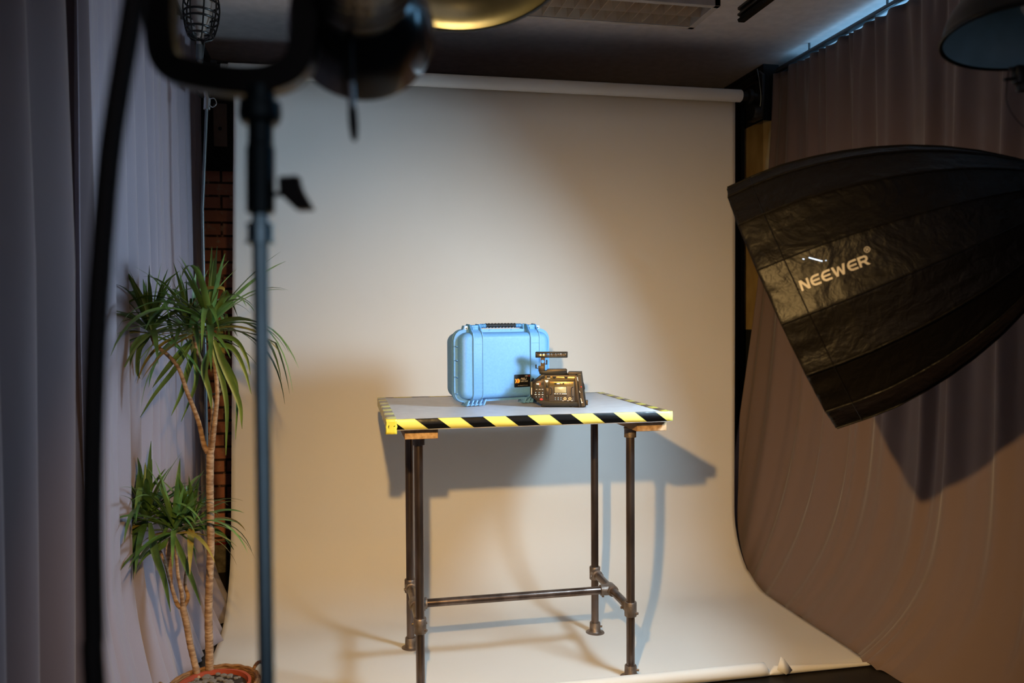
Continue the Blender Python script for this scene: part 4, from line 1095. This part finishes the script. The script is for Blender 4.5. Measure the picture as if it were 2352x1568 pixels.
    t2 = stem('trunk', [(462, 1612, 2.60), (452, 1545, 2.62), (437, 1480, 2.64), (428, 1430, 2.65), (419, 1392, f)], [.0135, .0115, .0115, .0115], root)
    g_ = 2.66
    stem('branch', [(420, 1396, g_), (408, 1388, g_), (398, 1360, g_), (388, 1325, g_), (378, 1290, g_+.01), (350, 1225, g_+.02), (338, 1200, g_+.02)], [.0095, .0070, .0055, .0055], t2)
    stem('branch', [(420, 1393, g_), (417, 1360, g_-.02), (409, 1320, g_-.02), (405, 1270, g_-.02), (402, 1225, g_-.02)], [.0085, .0065, .0055, .005], t2)
    stem('branch', [(422, 1394, g_), (432, 1370, g_+.02), (425, 1340, g_+.03), (432, 1290, g_+.04), (440, 1250, g_+.04), (440, 1215, g_+.04)], [.0085, .006, .0055, .005], t2)
    foliage(root, L(338, 1200, g_+.02), 44, .16, .26, 21, mats=('leaf_dark', 'leaf')); foliage(root, L(402, 1228, g_-.02), 36, .16, .25, 22, mats=('leaf_dark', 'leaf')); foliage(root, L(440, 1215, g_+.04), 28, .12, .19, 23, mats=('leaf_dark', 'leaf'))
    # wicker basket round the pot
    bk = thing('wicker_basket', 'round wicker basket with a looped handle holding the terracotta pot', 'basket', (bx, by, 0))
    bm = bm_new()
    prof = [(.01, .004), (.095, .004)]
    for i in range(29): prof.append((.100+.030*(i/28)+.0022*(i % 2), .006+.172*i/28))
    prof += [(.1235, .178), (.118, .15), (.092, .010), (.01, .0085)]
    lathe(bm, prof, seg=72); link('basket_body', bm, 'wicker', bk, angle=60)
    bm = bm_new()
    for k_ in range(3):
        R0 = .130+.004*math.cos(k_*2.1); tube(bm, [(R0*math.cos(a), R0*math.sin(a), .183+.004*math.sin(k_*2.1)+.0016*math.sin(a/PI*180*.3+k_*2)) for a in [2*PI*i/96 for i in range(97)]], .0050, 8, cap=False)
    link('braided_rim', bm, 'wicker', bk)
    for s in (-1, 1):
        bm = bm_new(); a0 = math.radians(200 if s < 0 else 20); tg = V((-math.sin(a0), math.cos(a0), 0)); nr = V((math.cos(a0), math.sin(a0), 0))
        tube(bm, spline([nr*.128-tg*.055+V((0, 0, .167)), nr*.142-tg*.050+V((0, 0, .195)), nr*.150-tg*.022+V((0, 0, .210)), nr*.150+tg*.022+V((0, 0, .210)), nr*.142+tg*.050+V((0, 0, .195)), nr*.128+tg*.055+V((0, 0, .167))], 6), .0058, 10)
        link('handle', bm, 'wicker', bk)
build_plant()

# ------------------------------------------------------------------ odds and ends in the gap left of the backdrop
sp = at(511, 1352, 4.30)
pot = thing('stone_candle_pot', 'small rough stone pot holding a red candle on the floor by the brick wall', 'pot', (sp.x, sp.y, 0))
H_ = .145
bm = bm_new(); lathe(bm, [(.01, .001), (.040, .001), (.046, .02), (.050, H_-.01), (.047, H_), (.041, H_), (.040, H_-.05), (.01, H_-.05)], seg=32); link('pot_body', bm, 'stone', pot)
bm = bm_new(); lathe(bm, [(.004, H_-.049), (.038, H_-.049), (.036, H_-.006), (.01, H_-.012)], seg=28); o = link('candle', bm, 'red_wax', pot); o['label'] = 'red candle'
bm = bm_new(); box(bm, (0, 0, 0), (.066, .016, .22), .002); bb = link('wall_board', bm, 'board_brown'); bb.location = (-.618, WY-.045, 2.31)
tag(bb, 'narrow brown wooden board fixed high on the black beam left of the backdrop', 'board')
bm = bm_new(); lathe(bm, [(.004, 0), (.010, .001), (.010, .004)], (0, -.008, -.02), (0, -1, 0), 14); link('bolt', bm, 'black_metal', bb)
# bent metal hook with a black sleeve, seen behind the plant
hk = at(500, 870, 4.12)
hook = thing('wall_hook', 'bent white metal hook with black sleeve behind the upper leaves of the dracaena', 'hook', hk)
bm = bm_new(); tube(bm, spline([at(440, 822, 4.12)-hk, at(470, 826, 4.12)-hk, at(498, 834, 4.12)-hk, at(507, 845, 4.12)-hk, at(508, 865, 4.12)-hk, at(508, 890, 4.12)-hk, at(502, 902, 4.12)-hk, at(470, 906, 4.12)-hk, at(440, 906, 4.12)-hk], 6), .0048, 10); link('rod', bm, 'white_plate', hook)
bm = bm_new(); tube(bm, [at(508, 851, 4.12)-hk, at(508, 878, 4.12)-hk], .013, 16); link('sleeve', bm, 'rubber', hook)
bm = bm_new(); tube(bm, [at(508, 877, 4.12)-hk, at(508, 887, 4.12)-hk], .015, 16); link('collar', bm, 'white_plate', hook)

# thin stand with a wire cage lamp
def build_cage():
    d = 3.25
    b = at(466, 400, d); root = thing('cage_lamp_stand', 'thin silver stand topped by a black wire cage lamp at the far left corner', 'light stand', (b.x, b.y, 0))
    o0 = V((b.x, b.y, 0))
    def L(x, y, dd=d): return at(x, y, dd)-o0
    bm = bm_new(); p0 = L(475, 240); p1 = L(465, 480); dz = (p0-p1); bt = p1 - dz*((p1.z-.02)/dz.z)
    bt = V((-.0, 0, .02)); tube(bm, [p0, p1, bt], .0060, 12); link('pole', bm, 'grey_steel', root)
    bm = bm_new(); tube(bm, [L(475, 252), L(476, 226)], .0125, 14); tube(bm, spline([L(480, 228), L(492, 226), L(497, 238), L(488, 246), L(480, 240)], 6), .0022, 6); tube(bm, [L(476, 232), L(458, 140), L(457, 96)], [.008, .008, .010], 12); link('joint', bm, 'chrome', root)
    bm = bm_new(); tube(bm, [L(458, 138), L(458, 103)], .0135, 14); link('socket', bm, 'grey_steel', root)
    KS = 3.25/4.02; lean = cl(.02, 1, .05).normalized()
    c = L(460, 85)
    a_, b_ = frame_of(lean)
    bm = bm_new()
    def ring(h, r, tr=.0042): 
        tube(bm, [c+lean*h+(a_*math.cos(2*PI*i/28)+b_*math.sin(2*PI*i/28))*r for i in range(29)], tr, 6, cap=False)
    for h, r in ((.006, .058), (.036, .066), (.082, .080), (.112, .082), (.165, .080), (.22, .072)): ring(h*KS, r*KS)
    for i in range(8):
        a = 2*PI*i/8+.3; dd = a_*math.cos(a)+b_*math.sin(a)
        tube(bm, spline([c+(lean*h_+dd*r_)*KS for h_, r_ in ((-.016, .025), (.006, .060), (.10, .082), (.18, .081), (.25, .055))], 4), .0032, 6)
    link('wire_cage', bm, 'black_metal', root)
    bm = bm_new(); lathe(bm, [(.012, .0), (.018, .03), (.040, .09), (.046, .13), (.036, .17), (.01, .19)], c, lean, 24); link('bulb', bm, 'white_metal', root)
build_cage()

# ------------------------------------------------------------------ world and view
wd_ = bpy.data.worlds.new('world'); bpy.context.scene.world = wd_; wd_.use_nodes = True
wd_.node_tree.nodes['Background'].inputs[0].default_value = (.62, .58, .66, 1); wd_.node_tree.nodes['Background'].inputs[1].default_value = .36
sc_ = bpy.context.scene
sc_.view_settings.view_transform = 'Standard'; sc_.view_settings.look = 'None'; sc_.view_settings.gamma = 1.0; sc_.view_settings.use_curve_mapping = False
sc_.view_settings.exposure = -0.1
